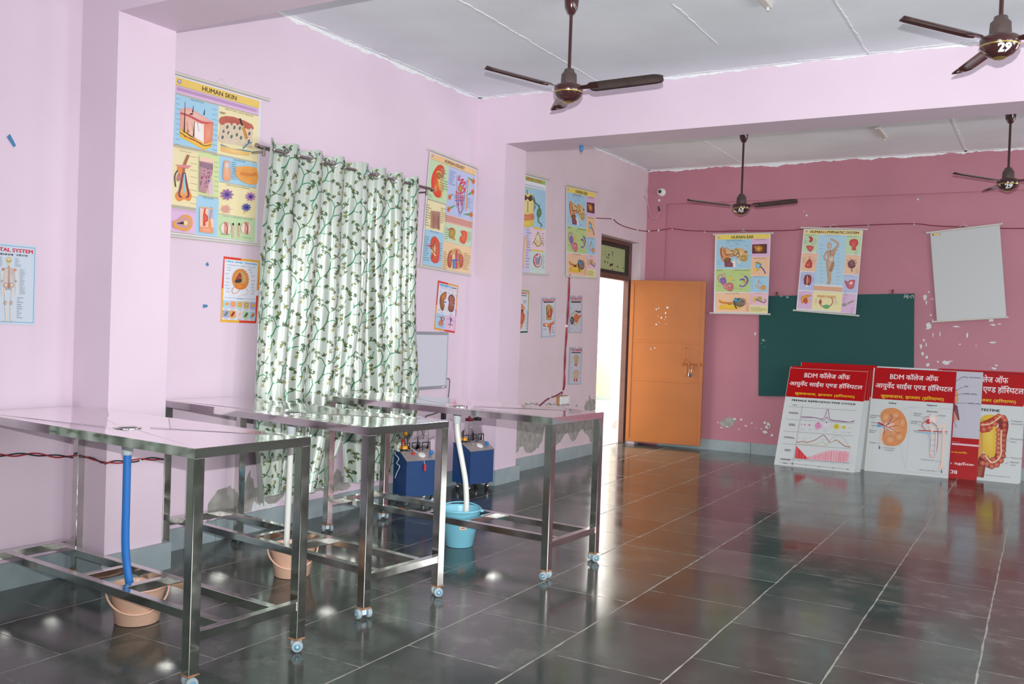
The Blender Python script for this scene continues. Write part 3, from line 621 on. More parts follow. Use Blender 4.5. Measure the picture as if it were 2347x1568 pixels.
# --- chart: kidney
q, w = [(222, 85), (745, 290), (680, 1460), (120, 1362)], [(0.014, 6.306, 2.875), (0.014, 7.037, 2.843), (0.014, 6.999, 1.895), (0.014, 6.230, 1.916)]
a = Art(q, .72, .95); R, E, P, L, T, G = a.R, a.E, a.P, a.L, a.T, a.G
R((232, 97), (672, 1460), '#b9b2a4'); R((232, 97), (737, 352), '#f0c890'); R((228, 165), (415, 663), GRN); R((438, 248), (703, 858), BLU); R((199, 612), (380, 990), CRM)
R((172, 938), (358, 1390), '#a8cfe6'); R((412, 775), (696, 945), '#efb8a8'); R((392, 862), (685, 1150), '#cbe0c0'); R((378, 1082), (670, 1458), '#f0d0a4')
logo(a, 253, 133, 13); T('HUMAN KIDNEY', (393, 172), (612, 292), '#2e2a28', .012); G((405, 785), (696, 935), 6, '#a05a50', .96)
P([(265, 300), (320, 232), (375, 250), (388, 330), (360, 400), (375, 480), (340, 585), (280, 570), (242, 480), (240, 380)], '#e0442e', '#e86a40', 3); P([(300, 300), (345, 310), (360, 400), (365, 480), (330, 500), (310, 400)], '#e8b04a', '#efd070', 3)
L([(345, 390), (360, 480), (352, 600)], 14, '#e8b85a', 2); E(325, 350, 28, 40, '#8a5a2a', '#c89040', wob=.25); E(290, 480, 26, 60, '#d86030', '#eaa060', 10)
for k in range(12): G((200, 600+k*3), (230, 640), 1, G0) if k == 0 else None
G((205, 545), (250, 600), 2, '#8fa88a'); G((345, 270), (425, 560), 9, '#8fa88a', .3)
L([(530, 345), (525, 700)], 4, '#c04a6a'); L([(655, 380), (640, 560), (628, 740)], 11, '#eaa040', 2); L([(640, 400), (612, 560), (602, 730)], 4, '#3a4a9a', 2)
L([(560, 350), (545, 400), (600, 390), (560, 440), (620, 420), (590, 480), (620, 500)], 14, '#d83a5a', 4); E(565, 490, 26, 45, '#b8703a', '#d8a050', wob=.1); L([(515, 520), (540, 545), (600, 530), (620, 480)], 14, '#d83a5a', 4)
for k in range(4): L([(500, 560+k*22), (610, 580+k*14)], 8, ('#c03a50', '#3a4a9a')[k % 2]); L([(525+k*22, 545), (530+k*20, 680)], 6, ('#c83a50', '#d86a80')[k % 2])
L([(540, 640), (545, 730), (565, 765), (585, 730), (580, 620)], 8, '#8a4a80', 4); L([(545, 770), (565, 800), (560, 690)], 4, '#a8a8d0', 3)
for x0, y0, x, y in ((640, 362, 710, 415), (640, 570, 702, 530), (490, 545, 445, 585), (520, 670, 432, 720), (590, 775, 685, 780)):
    P([(x0, y0), (x-6, y-18), (x-2, y+16)], '#3f9a4a', '#60b060'); E(x, y, 17, 30, '#e0753c', '#ee9a60'); E(x, y, 8, 14, '#c84a38')
G((445, 290), (520, 480), 7, '#8f9cc8', .4); G((640, 590), (698, 730), 7, '#8f9cc8', .4)
P([(232, 730), (338, 750), (335, 950), (228, 930)], '#c09a80', '#a87a68')
for k in range(7): L([(240+k*14, 740), (238+k*14, 930)], 3, '#8a5a50')
L([(318, 800), (312, 900), (325, 955)], 5, '#5a3a44', 2); L([(258, 760), (262, 940)], 4, '#a83a38')
G((345, 700), (396, 900), 8, '#b0a484', .4); G((180, 660), (225, 930), 9, '#b0a484', .4)
T('INTERNAL STRUCTURE', (218, 958), (322, 995), '#4a6070')
P([(235, 1060), (275, 1025), (325, 1090), (333, 1200), (315, 1320), (265, 1335), (228, 1280), (245, 1200), (225, 1150)], '#d84a38', '#e07a5a', 3); P([(250, 1110), (285, 1100), (295, 1180), (280, 1240), (240, 1200)], '#a8482e', '#f0d8a0', 3)
L([(178, 1135), (225, 1140), (262, 1130)], 17, '#c83040', 2); L([(230, 1180), (262, 1225), (285, 1250)], 14, '#ecd8a8', 2); L([(270, 1060), (262, 1150), (250, 1280)], 6, '#8a2a20', 2)
G((165, 1020), (215, 1330), 11, '#7fa4b8', .5); G((330, 1100), (358, 1330), 8, '#7fa4b8', .4)
E(470, 990, 36, 62, '#a8883a', '#c8a850', 10); L([(425, 955), (462, 930), (475, 950)], 10, '#c8402e', 2); L([(485, 1040), (500, 1068)], 22, '#c8a83e'); P([(565, 965), (625, 965), (638, 1020), (610, 1110), (560, 1085), (560, 1030), (590, 1010)], '#e0502e', '#ec7a48', 3)
G((395, 920), (440, 1080), 6, '#9ab098', .4); G((640, 970), (692, 1110), 6, '#9ab098', .4)
for x, s in ((455, -1), (555, 1)): P([(x-s*15, 1190), (x+s*15, 1205), (x+s*38, 1280), (x+s*30, 1370), (x, 1385), (x-s*12, 1290)], '#b04a34', '#d0785a', 3)
P([(440, 1250), (480, 1175), (545, 1170), (585, 1240), (520, 1215)], '#d0a060', '#e0b878', 2); L([(518, 1180), (518, 1400)], 24, '#c8566a'); L([(488, 1290), (488, 1400)], 22, '#4a8ad0'); L([(465, 1300), (545, 1300)], 14, '#4a70c0'); L([(540, 1330), (550, 1400)], 14, '#c8964a')
G((375, 1200), (412, 1430), 9, '#b89a70', .5); G((600, 1210), (668, 1430), 9, '#b89a70', .5)
chart('wall_chart', 'hanging chart titled HUMAN KIDNEY right of the curtain in the near bay', a, w, NX, [((.016, 6.279, 2.892), (.016, 7.055, 2.86)), ((.016, 6.2, 1.908), (.016, 6.994, 1.884))])

# --- chart: spinal cord (left half hidden by the pillar)
q, w = [(-35, 78), (405, 187), (388, 1388), (-75, 1351)], [(0.074, 7.573, 2.909), (0.074, 8.267, 2.936), (0.074, 8.309, 1.985), (0.074, 7.579, 1.963)]
a = Art(q, .695, .952); R, E, P, L, T, G = a.R, a.E, a.P, a.L, a.T, a.G
R((-25, 92), (395, 245), '#9fc26a'); R((-28, 150), (392, 320), '#e8ecf2'); R((-30, 215), (390, 800), SKY); R((-50, 740), (205, 1370), '#d6d2ee'); R((205, 775), (385, 1085), '#eed6e2'); R((200, 1060), (382, 1385), '#cfe4e0'); 
T('SPINAL CORD', (148, 140), (345, 226), '#c84a20', .02); T('HUMAN', (10, 108), (130, 160), '#c84a20', .02); G((0, 195), (388, 300), 5, '#7a86b0', .85); R((20, 245), (232, 302), '#f0cc50')
P([(20, 360), (200, 350), (240, 400), (238, 600), (180, 632), (20, 610)], '#e8d684', '#f0e4a0', 2); P([(110, 340), (165, 395), (205, 360), (225, 420), (190, 445), (160, 410), (135, 435), (100, 400)], '#5a3a30', None, 2); L([(166, 440), (163, 580)], 7, '#4a4030'); L([(155, 300), (157, 360)], 8, '#4a5a6a')
for k in range(9): L([(235, 420+k*20), (262, 470+k*6)], 4, '#4a6a58'); L([(195, 365+k*3), (240, 380+k*8), (262, 465)], 3, '#4a6058', 2)
L([(255, 460), (300, 500), (315, 540)], 16, '#4f7a58', 2); E(309, 590, 30, 62, '#4a7a50', '#6a9868', 5); L([(300, 640), (300, 700), (340, 740), (330, 770)], 16, '#5f8a68', 3); L([(320, 475), (318, 520)], 6, '#5f8a68')
P([(20, 600), (160, 612), (235, 600), (240, 680), (160, 700), (20, 680)], '#d87a50', '#e09a6a', 2); P([(20, 690), (240, 680), (238, 760), (20, 760)], '#e0c850', '#ecd870'); R((238, 770), (352, 812), '#f0cc50'); R((90, 752), (190, 782), '#f0cc50'); R((206, 1060), (372, 1100), '#f0cc50')
L([(295, 830), (270, 900), (240, 970), (220, 985)], 10, '#b89a5a', 2); L([(295, 830), (325, 910), (345, 980), (368, 990)], 10, '#b89a5a', 2); E(292, 910, 26, 42, '#d8d8b0', '#ece6c8'); E(295, 985, 32, 40, '#d8c07a', '#ece0a8'); L([(240, 960), (295, 1025), (345, 970)], 10, '#a8884a', 3)
P([(120, 900), (160, 930), (165, 1000), (140, 1060), (120, 1290), (95, 1290)], '#ecbfa0', '#f2d4bc', 2)
E(288, 1210, 56, 92, '#d84a48', '#d84a48'); E(290, 1208, 46, 80, '#f0e4ea'); P([(255, 1150), (285, 1175), (325, 1140), (320, 1230), (300, 1270), (262, 1255)], '#9a96b0', None, 2); P([(262, 1130), (290, 1112), (288, 1165)], '#d83a3a'); P([(240, 1180), (255, 1250), (262, 1280), (240, 1240)], '#c83a40')
for y in range(340, 760, 52): L([(345, y), (388, y+8)], 3, '#8ab0c8')
G((345, 850), (382, 1040), 6, '#b8a0b4', .4); G((350, 1130), (380, 1330), 8, '#9ab8b4', .4); G((150, 800), (200, 1330), 14, '#a8a4c8', .3)
chart('wall_chart', 'hanging chart titled SPINAL CORD half hidden behind the middle pillar', a, w, NX, [((.076, 7.55, 2.927), (.076, 8.327, 2.955)), ((.076, 7.56, 1.948), (.076, 8.381, 1.98))])

# --- chart: ear, twice (left wall and back wall), drawn once in the frontal sheet's units
def ear_art(Q, W_, H_):
    a = Art(Q, W_, H_); R, E, P, L, T, G = a.R, a.E, a.P, a.L, a.T, a.G
    R((132, 180), (890, 238), '#f0da6a'); R((138, 245), (628, 662), SKY); R((632, 232), (882, 490), LIL); R((628, 496), (875, 765), PCH); R((128, 668), (614, 990), '#bcd68e'); R((618, 768), (868, 992), SKY)
    R((122, 998), (606, 1272), PCH); R((612, 998), (862, 1178), '#ecc4d0'); R((606, 1182), (860, 1280), '#ece4a4')
    logo(a, 168, 213, 15); T('HUMAN EAR', (352, 190), (662, 226), '#3a3630', .02); T('STRUCTURE OF THE EAR', (278, 248), (494, 266), '#4a6a78')
    P([(190, 370), (235, 345), (250, 400), (270, 470), (370, 460), (400, 480), (330, 500), (245, 520), (240, 565), (205, 520), (188, 440)], '#d08a58', '#e8b080', 2); P([(265, 350), (330, 400), (420, 360), (500, 375), (570, 410), (580, 480), (572, 545), (500, 560), (440, 510), (370, 450), (280, 460)], '#d8b07a', '#e8cc9a', 2)
    L([(205, 370), (200, 440), (225, 500)], 12, '#8a4a2a', 3); L([(258, 365), (275, 455), (370, 448)], 10, '#c07048', 3); L([(240, 380), (250, 450), (290, 480)], 8, '#b86a44', 3); P([(245, 530), (300, 505), (345, 520), (330, 560), (260, 580)], '#7a4a26', '#9a6a3a', 2)
    P([(250, 570), (370, 560), (400, 520), (410, 635), (255, 635)], '#f4ece4'); P([(250, 570), (330, 555), (372, 585), (370, 635), (255, 635)], '#7a4450', '#9a5a64'); E(425, 410, 38, 42, '#c8a868', '#d8bc80'); L([(370, 430), (400, 480), (440, 440), (465, 480), (420, 500)], 9, '#5a3a1c', 4); L([(400, 380), (440, 400), (460, 450)], 8, '#6a4a24', 3)
    E(525, 510, 52, 50, '#b89a5a', '#d0b878'); L([(530, 430), (555, 415), (572, 430)], 12, '#5a4020', 3); L([(490, 500), (515, 480), (545, 505), (525, 535), (500, 525)], 6, '#8a6a34', 4); P([(430, 530), (490, 575), (440, 585)], '#e8d8a8')
    for x, y in ((270, 290), (390, 285), (410, 308), (540, 330), (500, 262), (145, 555), (150, 590), (460, 615), (580, 470), (320, 325)): G((x, y), (x+70, y+14), 2, '#7fa8bc')
    T('OTOSCOPIC VIEW OF THE', (680, 236), (830, 250), '#6a5a78'); P([(646, 315), (852, 306), (850, 442), (642, 445)], '#4a2a30', '#8a4a20'); E(735, 375, 62, 50, '#8a4a20', '#f0b850', 0, 20, .08); E(690, 350, 24, 22, '#b0602a', '#d8903a')
    T('SEMICIRCULAR CANALS', (660, 505), (832, 518), '#8a5a48'); P([(690, 570), (740, 560), (775, 600), (760, 660), (700, 690), (665, 690), (690, 640)], '#ecc83c', '#f0d860', 2); E(728, 618, 36, 42, '#5aa8d0', '#a8dcf0'); L([(750, 620), (800, 670), (830, 730)], 17, '#5a5ab0', 2); L([(690, 580), (720, 572), (775, 605)], 10, '#6a5a40', 3); P([(705, 690), (740, 670), (720, 690)], '#3a3030')
    T('INNER EAR', (142, 676), (232, 690), '#4a5a38'); T('MEMBRANOUS LABYRINTH', (392, 676), (610, 690), '#4a5a38')
    L([(190, 860), (160, 800), (190, 745), (235, 790), (225, 870)], 13, '#c88aa0', 4); L([(215, 850), (225, 745), (260, 740), (255, 840)], 11, '#cfa0a8', 4); P([(190, 800), (260, 790), (275, 870), (230, 900), (195, 850)], '#7a5aa8', '#9a7ac0', 2); E(325, 915, 58, 58, '#c87878', '#e0a090'); L([(375, 940), (330, 975), (275, 930), (290, 880), (345, 870), (360, 915), (325, 935), (308, 912)], 12, '#b85a68', 4); P([(215, 880), (275, 860), (300, 960), (250, 950)], '#c87a90', '#d898a4')
    P([(290, 800), (370, 770), (380, 800), (300, 840)], '#e0c860'); L([(470, 820), (520, 810), (540, 850), (580, 840), (570, 790), (530, 765)], 22, '#7a5ab0', 4); L([(460, 900), (520, 910), (575, 860)], 20, '#8a6ab8', 4); E(545, 840, 18, 20, '#d8a83a')
    for x, y in ((350, 705), (360, 820), (150, 900), (480, 740), (600, 780), (400, 930), (460, 945), (320, 750)): G((x, y), (x+50, y+14), 2, '#8aa060')
    T('CROSS SECTION OF', (665, 772), (815, 785), '#4a6a78'); L([(720, 870), (745, 815), (715, 900), (690, 880)], 12, '#e8c8b0', 3); L([(690, 900), (740, 930), (770, 945)], 15, '#e0a888', 3); E(800, 928, 32, 34, '#e08a28', '#f0b050'); L([(765, 855), (778, 870)], 6, '#3a6ab0')
    for y in range(830, 960, 22): L([(622, y), (660, y)], 3, '#7fa8bc')
    T('HOW SOUND IS HEARD', (268, 1002), (456, 1016), '#8a5a48'); P([(175, 1095), (200, 1130), (380, 1135), (380, 1155), (200, 1170), (170, 1225), (420, 1235), (500, 1200), (380, 1170)], '#e8b82c', '#f0cc50'); L([(180, 1100), (215, 1140), (375, 1140)], 16, '#c8702c', 3); E(470, 1135, 80, 62, '#6a5a50', '#9a8270'); E(505, 1125, 48, 48, '#a08a78', '#7a6454'); L([(540, 1150), (500, 1175), (470, 1140), (500, 1105), (525, 1130), (500, 1140)], 7, '#5a4a40', 4)
    P([(385, 1080), (420, 1065), (440, 1110), (470, 1068), (472, 1130), (395, 1130)], '#3a8aa8', '#5aa8c0'); L([(380, 1110), (400, 1180), (425, 1220)], 18, '#3a4a58', 3)
    T('COCHLEA', (690, 1002), (775, 1014), '#8a5a60'); P([(680, 1050), (700, 1080), (690, 1130), (655, 1120), (660, 1080)], '#e0c040', '#e8d070', 2); E(745, 1085, 32, 34, '#b0a04a', '#c8b868'); L([(690, 1090), (760, 1120), (815, 1140), (835, 1110), (815, 1090)], 17, '#7a7088', 4, 8)
    for y in range(1040, 1170, 22): L([(614, y), (650, y)], 3, '#c890a0')
    G((620, 1200), (850, 1270), 5, '#b0a878', .6); G((560, 1150), (600, 1265), 6, '#c89a78', .5)
    return a
q, w = [(120, 178), (905, 162), (862, 1290), (95, 1275)], [(0.976, 11.01, 2.647), (1.654, 11.01, 2.646), (1.655, 11.01, 1.696), (0.991, 11.01, 1.694)]
chart('wall_chart', 'hanging chart titled HUMAN EAR on the deep pink back wall', ear_art(q, .678, .95), w, NY, [((.955, 11.008, 2.655), (1.681, 11.008, 2.656)), ((.95, 11.008, 1.688), (1.682, 11.008, 1.688))])
w = [(0.074, 8.715, 2.942), (0.074, 9.454, 2.978), (0.074, 9.535, 2.022), (0.074, 8.78, 2.003)]
chart('wall_chart', 'hanging chart titled HUMAN EAR on the left wall just before the doorway', ear_art(q, .74, .955), w, NX, [((.076, 8.69, 2.958), (.076, 9.521, 3.0)), ((.076, 8.74, 1.99), (.076, 9.569, 2.02))])

# --- chart: lymphatic system
q, w = [(1372, 90), (2212, 112), (2108, 1300), (1265, 1235)], [(2.037, 11.01, 2.697), (2.696, 11.01, 2.664), (2.653, 11.01, 1.71), (1.986, 11.01, 1.749)]
a = Art(q, .66, .955); R, E, P, L, T, G = a.R, a.E, a.P, a.L, a.T, a.G
R((1384, 100), (2192, 182), '#f0da8a'); R((1378, 160), (1565, 420), GRN); R((1573, 170), (1925, 890), '#b4d8ea'); R((1980, 182), (2172, 452), GRN); R((1352, 428), (1542, 690), PCH); R((1966, 458), (2150, 735), PCH); R((1330, 698), (1518, 962), BLU); R((1940, 738), (2125, 1000), BLU)
R((1305, 968), (1486, 1230), LIL); R((1915, 1005), (2095, 1290), LIL); R((1512, 892), (1914, 980), '#e0ae8c'); R((1508, 970), (1898, 1262), '#efe8b0')
logo(a, 1411, 124, 15); T('HUMAN LYMPHATIC SYSTEM', (1466, 112), (2150, 166), '#33302c', .025); T('LYMPHATIC SYSTEM', (1672, 176), (1878, 192), '#4a6a78')
SK = '#b89a84'
E(1735, 325, 34, 52, '#c0a898', '#d0bcae'); L([(1757, 235), (1810, 262), (1858, 300), (1835, 350), (1810, 400)], 26, '#c0a890', 3, 40); L([(1745, 222), (1765, 240)], 20, '#c8ae98')
P([(1712, 390), (1770, 385), (1822, 350), (1822, 420), (1795, 470), (1800, 540), (1806, 600), (1780, 680), (1758, 720), (1760, 800), (1738, 870), (1715, 870), (1712, 780), (1690, 640), (1690, 560), (1705, 500), (1700, 440)], SK, '#d2b79e', 2)
L([(1712, 395), (1672, 450), (1660, 500), (1690, 540)], 24, '#c0a48e', 3); L([(1712, 640), (1720, 760), (1722, 850), (1690, 852)], 34, '#c4a080', 2, 20); L([(1790, 560), (1745, 690)], 40, '#a88868', 2); E(1778, 455, 14, 18, '#c07858', '#d89878'); E(1760, 510, 30, 40, '#d8c4b8', '#e4d4c8'); L([(1748, 390), (1752, 500)], 6, '#7a5a50'); L([(1745, 680), (1755, 665)], 12, '#7a5a44')
for y in range(310, 860, 52): G((1600, y), (1652, y+16), 2, '#7fa8bc'); G((1835, y+30), (1885, y+46), 2, '#7fa8bc')
P([(1440, 195), (1490, 205), (1502, 250), (1470, 282), (1445, 265), (1462, 235)], '#b03048', '#c85a68', 2); P([(1412, 325), (1510, 335), (1500, 380), (1465, 415), (1425, 375)], '#c8404c', '#d87878', 2); L([(1498, 295), (1492, 312)], 8, '#3a8ab0')
P([(2020, 265), (2060, 235), (2125, 240), (2145, 300), (2110, 350), (2112, 388), (2055, 388), (2055, 340), (2022, 320)], '#c83a40', '#e06a68', 2)
P([(1455, 510), (1490, 560), (1480, 640), (1392, 630), (1405, 570)], '#b03030', '#d0605a', 2); E(1432, 600, 28, 26, '#d85040', '#e88070'); L([(1440, 480), (1458, 520), (1472, 470)], 6, '#c07060', 2)
E(2050, 590, 55, 62, '#6a3a4a', '#8a5262', wob=.08); L([(2050, 640), (2056, 695)], 12, '#7a4a58')
for x, y in ((1985, 530), (2028, 500), (2070, 510), (2118, 520), (2130, 560)): L([(2050, 590), ((x+2050)/2, y+30), (x, y)], 8, '#9a6a70', 2)
P([(1390, 745), (1475, 750), (1470, 870), (1420, 885), (1375, 860)], '#7a2830', '#a84a44', 2); L([(1425, 750), (1418, 880)], 10, '#e0d0d0'); E(1445, 820, 18, 40, '#c05a50'); P([(1390, 880), (1440, 895), (1410, 910)], '#f4f4f4')
P([(1950, 810), (1990, 850), (2020, 815), (2060, 810), (2100, 815), (2085, 900), (2060, 938), (2000, 932), (1965, 870)], '#c84858', '#e08a90', 2); P([(1962, 830), (2010, 890), (2005, 920)], '#7a6a78'); E(2045, 855, 22, 18, '#f0d8d8')
P([(1345, 1040), (1465, 1020), (1470, 1045), (1385, 1070), (1365, 1140), (1340, 1140)], '#d8943a', '#e8b05a', 2); E(1402, 1110, 26, 40, '#b83a2a', '#d86a48'); E(1445, 1105, 16, 30, '#e8c080'); 
L([(1560, 1040), (1690, 1050), (1825, 1055)], 34, '#dcb078', 2); L([(1620, 1080), (1590, 1130), (1640, 1190), (1690, 1205), (1745, 1180), (1785, 1120), (1765, 1065)], 11, '#b05058', 4); E(1610, 1125, 18, 28, '#c04858'); E(1690, 1192, 46, 28, '#4aa868', '#6ac084', wob=.1); L([(1680, 1050), (1690, 1075)], 40, '#ecd8b0')
L([(1930, 1165), (1990, 1150), (2075, 1110)], 34, '#b8b0a0', 2, 18); E(1945, 1165, 32, 22, '#8a8890', '#a8a4a8'); L([(2000, 1140), (2080, 1105)], 12, '#8a8468')
for x0, y0, x1, y1, c in ((1380, 170, 1560, 190, '#8aa088'), (1385, 435, 1520, 450, '#c09a80'), (1365, 700, 1510, 720, '#8a96c0'), (1985, 190, 2150, 215, '#8aa088'), (1990, 462, 2140, 475, '#c09a80'), (1950, 742, 2110, 765, '#8a96c0'), (1345, 970, 1480, 990, '#b494b8'), (1935, 1012, 2080, 1030, '#b494b8'), (1530, 985, 1800, 1000, '#b8b080')): G((x0, y0), (x1, y1), 2, c, .8)
for x0, y0 in ((1382, 220), (1520, 230), (1362, 490), (1500, 500), (1338, 740), (1480, 760), (1318, 1010), (2100, 380), (2110, 650), (1950, 960), (1930, 1060), (2040, 1210), (1815, 1080), (1530, 1080)): G((x0, y0), (x0+42, y0+90), 6, G0, .3, .22)
chart('wall_chart', 'hanging chart titled HUMAN LYMPHATIC SYSTEM over the green chalkboard', a, w, NY, [((2.01, 11.008, 2.712), (2.738, 11.008, 2.674)), ((1.957, 11.008, 1.742), (2.686, 11.008, 1.694))])

# --- chart turned back to front
q, w = [(560, 190), (1235, 110), (1300, 1000), (625, 1040)], [(3.396, 11.01, 2.615), (4.067, 11.01, 2.688), (4.166, 11.01, 1.719), (3.499, 11.01, 1.658)]
a = Art(q, .675, .974); a.P([(580, 197), (640, 190), (642, 206), (583, 213)], '#e0c02c'); a.P([(578, 198), (592, 196), (594, 212), (580, 213)], '#3a4a3a'); a.E(655, 198, 9, 7, '#9a9a8a')
chart('wall_chart', 'crooked hanging chart showing its blank white back, right of the chalkboard', a, w, NY, [((3.362, 11.008, 2.622), (4.089, 11.008, 2.701)), ((3.456, 11.008, 1.646), (4.179, 11.008, 1.712))], edge='#c0c6c7')

# --- small laminated posters
q, w = [(-430, 62), (545, 160), (525, 1345), (-440, 1309)], [(0.004, 2.538, 1.758), (0.004, 2.871, 1.758), (0.004, 2.875, 1.348), (0.004, 2.544, 1.353)]
a = Art(q, .333, .41); R, E, P, L, T, G = a.R, a.E, a.P, a.L, a.T, a.G
for p0, p1 in (((-392, 100), (522, 192)), ((522, 192), (496, 1308)), ((496, 1308), (-400, 1276)), ((-400, 1276), (-392, 100))): L([p0, p1], 9, '#5aa0d0')
T('SKELETAL SYSTEM', (-262, 150), (488, 275), '#cf2240', .05); T('\u0915\u0902\u0915\u093e\u0932', (-150, 240), (200, 306), '#1a1c3a', .03); T('\u0924\u0902{\u0924}\u0930', (238, 275), (416, 322), '#1a1c3a', .03)
B0, B1, B2 = '#d8c0a8', '#b89080', '#e8d8c0'
E(128, 370, 46, 48, '#c8b878', '#e8dcb0'); L([(128, 410), (128, 455)], 46, '#d8d0a8', w1=34); E(112, 382, 11, 9, '#6a5a40'); E(146, 384, 11, 9, '#6a5a40'); E(128, 404, 6, 8, '#6a5a40')
L([(128, 455), (128, 790)], 24, '#b89080', w1=30); L([(40, 500), (128, 490), (225, 510)], 16, '#c8a888', 2)
for k in range(9):
    y = 520+k*19; d = 55+min(k, 5)*4
    L([(122, y), (122-d, y+6), (122-d*.75, y+26)], 8, B0, 3); L([(134, y), (134+d, y+8), (134+d*.75, y+28)], 8, '#cfa078' if k < 4 else B0, 3)
E(42, 508, 20, 20, '#b87860'); E(222, 524, 20, 24, '#d88a50')
for s, x in ((-1, 22), (1, 228)):
    L([(x, 530), (x+s*2, 680)], 17, B2); E(x, 688, 15, 17, B1); L([(x, 700), (x+s*4, 830), (x-s*6, 905)], 13, B2, w1=9)
E(80, 745, 38, 42, B1, B2, 25); E(168, 745, 38, 42, B1, B2, -25); E(92, 803, 17, 15, '#8a5a48', '#e8d8d0'); E(142, 803, 17, 15, '#8a5a48', '#e8d8d0'); L([(128, 730), (120, 790)], 34, '#a07868', w1=12)
for x0, x1, x2 in ((60, 72, 86), (184, 160, 150)):
    L([(x0, 800), (x1, 980)], 17, B2); E((x1), 1010, 20, 34, B1, B0); L([(x1+2, 1040), (x2, 1260)], 20, B2, w1=13); L([(x2-46 if x0 < 100 else x2-12, 1278), (x2+16 if x0 < 100 else x2+36, 1280)], 14, B0)
for y0, x0, n in ((340, 220, 9), (510, 292, 24), (930, 250, 10)): G((x0, y0), (x0+90, y0+n*16+(170 if n == 10 else 0)), n, G0, .3, .3)
G((-10, 320), (26, 480), 8, G0, .7, .3)
poster('anatomy_poster', 'white laminated skeleton poster at the left edge of the photo', a, w, NX, '#c9d6e2')

q, w = [(185, 143), (885, 229), (800, 1415), (122, 1388)], [(0.004, 4.121, 1.812), (0.004, 4.439, 1.809), (0.004, 4.416, 1.391), (0.004, 4.109, 1.393)]
a = Art(q, .318, .418); R, E, P, L, T, G = a.R, a.E, a.P, a.L, a.T, a.G
P([(515, 186), (885, 229), (845, 800), (165, 760), (122, 1388), (470, 1402), (500, 780)], '#eab040'); P([(845, 800), (885, 229), (870, 240), (835, 800)], '#d8402a'); P([(185, 143), (515, 184), (500, 780), (148, 760)], '#e0472c'); P([(148, 760), (500, 780), (480, 1402), (122, 1388)], '#eab040'); P([(480, 1402), (490, 900), (842, 900), (800, 1415)], '#e0472c')
P([(205, 195), (838, 266), (772, 1372), (160, 1340)], '#e2e6f0'); T('CELL AND TISSUES', (222, 222), (815, 318), '#2aa8d8', .055); T('\u0915\u094b\u093f\u0936\u0915\u093e \u0914\u0930 \u090a\u0924\u0915', (236, 300), (788, 372), '#26283a', .03)
P([(500, 392), (580, 420), (640, 520), (658, 620), (630, 720), (560, 780), (450, 775), (370, 700), (342, 590), (370, 480), (430, 410)], '#d88a44', '#e0a868', 3)
for k in range(22):
    t = 2*PI*k/22; E(500+150*math.cos(t), 590+190*math.sin(t), 16, 16, '#d8793a', '#e8a870')
P([(490, 430), (580, 480), (610, 600), (560, 660), (400, 655), (400, 560)], '#c8a060', '#d8b880', 2); P([(490, 460), (530, 560), (515, 640), (400, 630), (430, 540)], '#9a3a2c', '#b85040', 2); P([(400, 610), (500, 580), (520, 640), (440, 665), (390, 640)], '#4a3a44', None, 2)
for k in range(16): E(random.uniform(510, 600), random.uniform(500, 640), 10, 14, '#b89858', '#e0d0a0', random.uniform(0, 90))
E(490, 725, 100, 52, '#d8762e', '#e89a50', 0, 18, .1); L([(385, 730), (340, 790), (350, 850), (400, 860), (490, 795)], 13, '#d8a080', 4); L([(600, 760), (640, 820), (620, 880), (520, 890), (440, 930)], 12, '#e0b4a4', 4, 4)
for y, xl, xr in ((350, 240, 640), (400, 240, 670), (470, 205, 700), (560, 220, 705), (630, 215, 705), (690, 200, 695), (750, 220, 705), (810, 222, 690)): G((xl, y), (xl+85, y+40), 2, G0, .7, .3); G((xr, y+45), (xr+70, y+85), 2, G0, .7, .3)
L([(185, 932), (775, 970)], 5, '#4a90b8'); G((420, 955), (550, 978), 1, G1, .95, .5)
for r, y in ((0, 985), (1, 1165)):
    for k, c in enumerate((('#a8d4e8', '#e0bcd0', '#b8d4b0', '#d8b890', '#a8b0d8'), ('#a8a8d0', '#e0aa68', '#e8d0d8', '#b8d4b0', '#a8cce4'))[r]):
        x = 172+k*125-r*8; yy = y+k*8; P([(x, yy), (x+112, yy+8), (x+108, yy+142), (x-4, yy+136)], c)
        if r == 0: (P([(x+15, yy+70), (x+65, yy+35), (x+115, yy+65), (x+65, yy+105)], '#e8a838') if k in (0, 4) else P([(x+20, yy+35), (x+60, yy+22), (x+105, yy+30), (x+100, yy+90), (x+65, yy+115), (x+20, yy+90)], '#e0944a' if k != 3 else '#9a9a60', '#f0bc80'))
        else: L([(x+30, yy+110), (x+85, yy+30)], 42, ('#7a8a70', '#a8402a', '#e8c8b0', '#5a7a5a', '#d88a3a')[k]); E(x+65, yy+70, 14, 16, ('#5a6a50', '#7a2a20', '#d8b8a0', '#3a4a3a', '#8a5020')[k])
        G((x+15, yy+152), (x+95, yy+168), 1, G0, .9, .6)
poster('anatomy_poster', 'cell and tissues poster with red and yellow border left of the curtain', a, w, NX, '#e2e6f0')

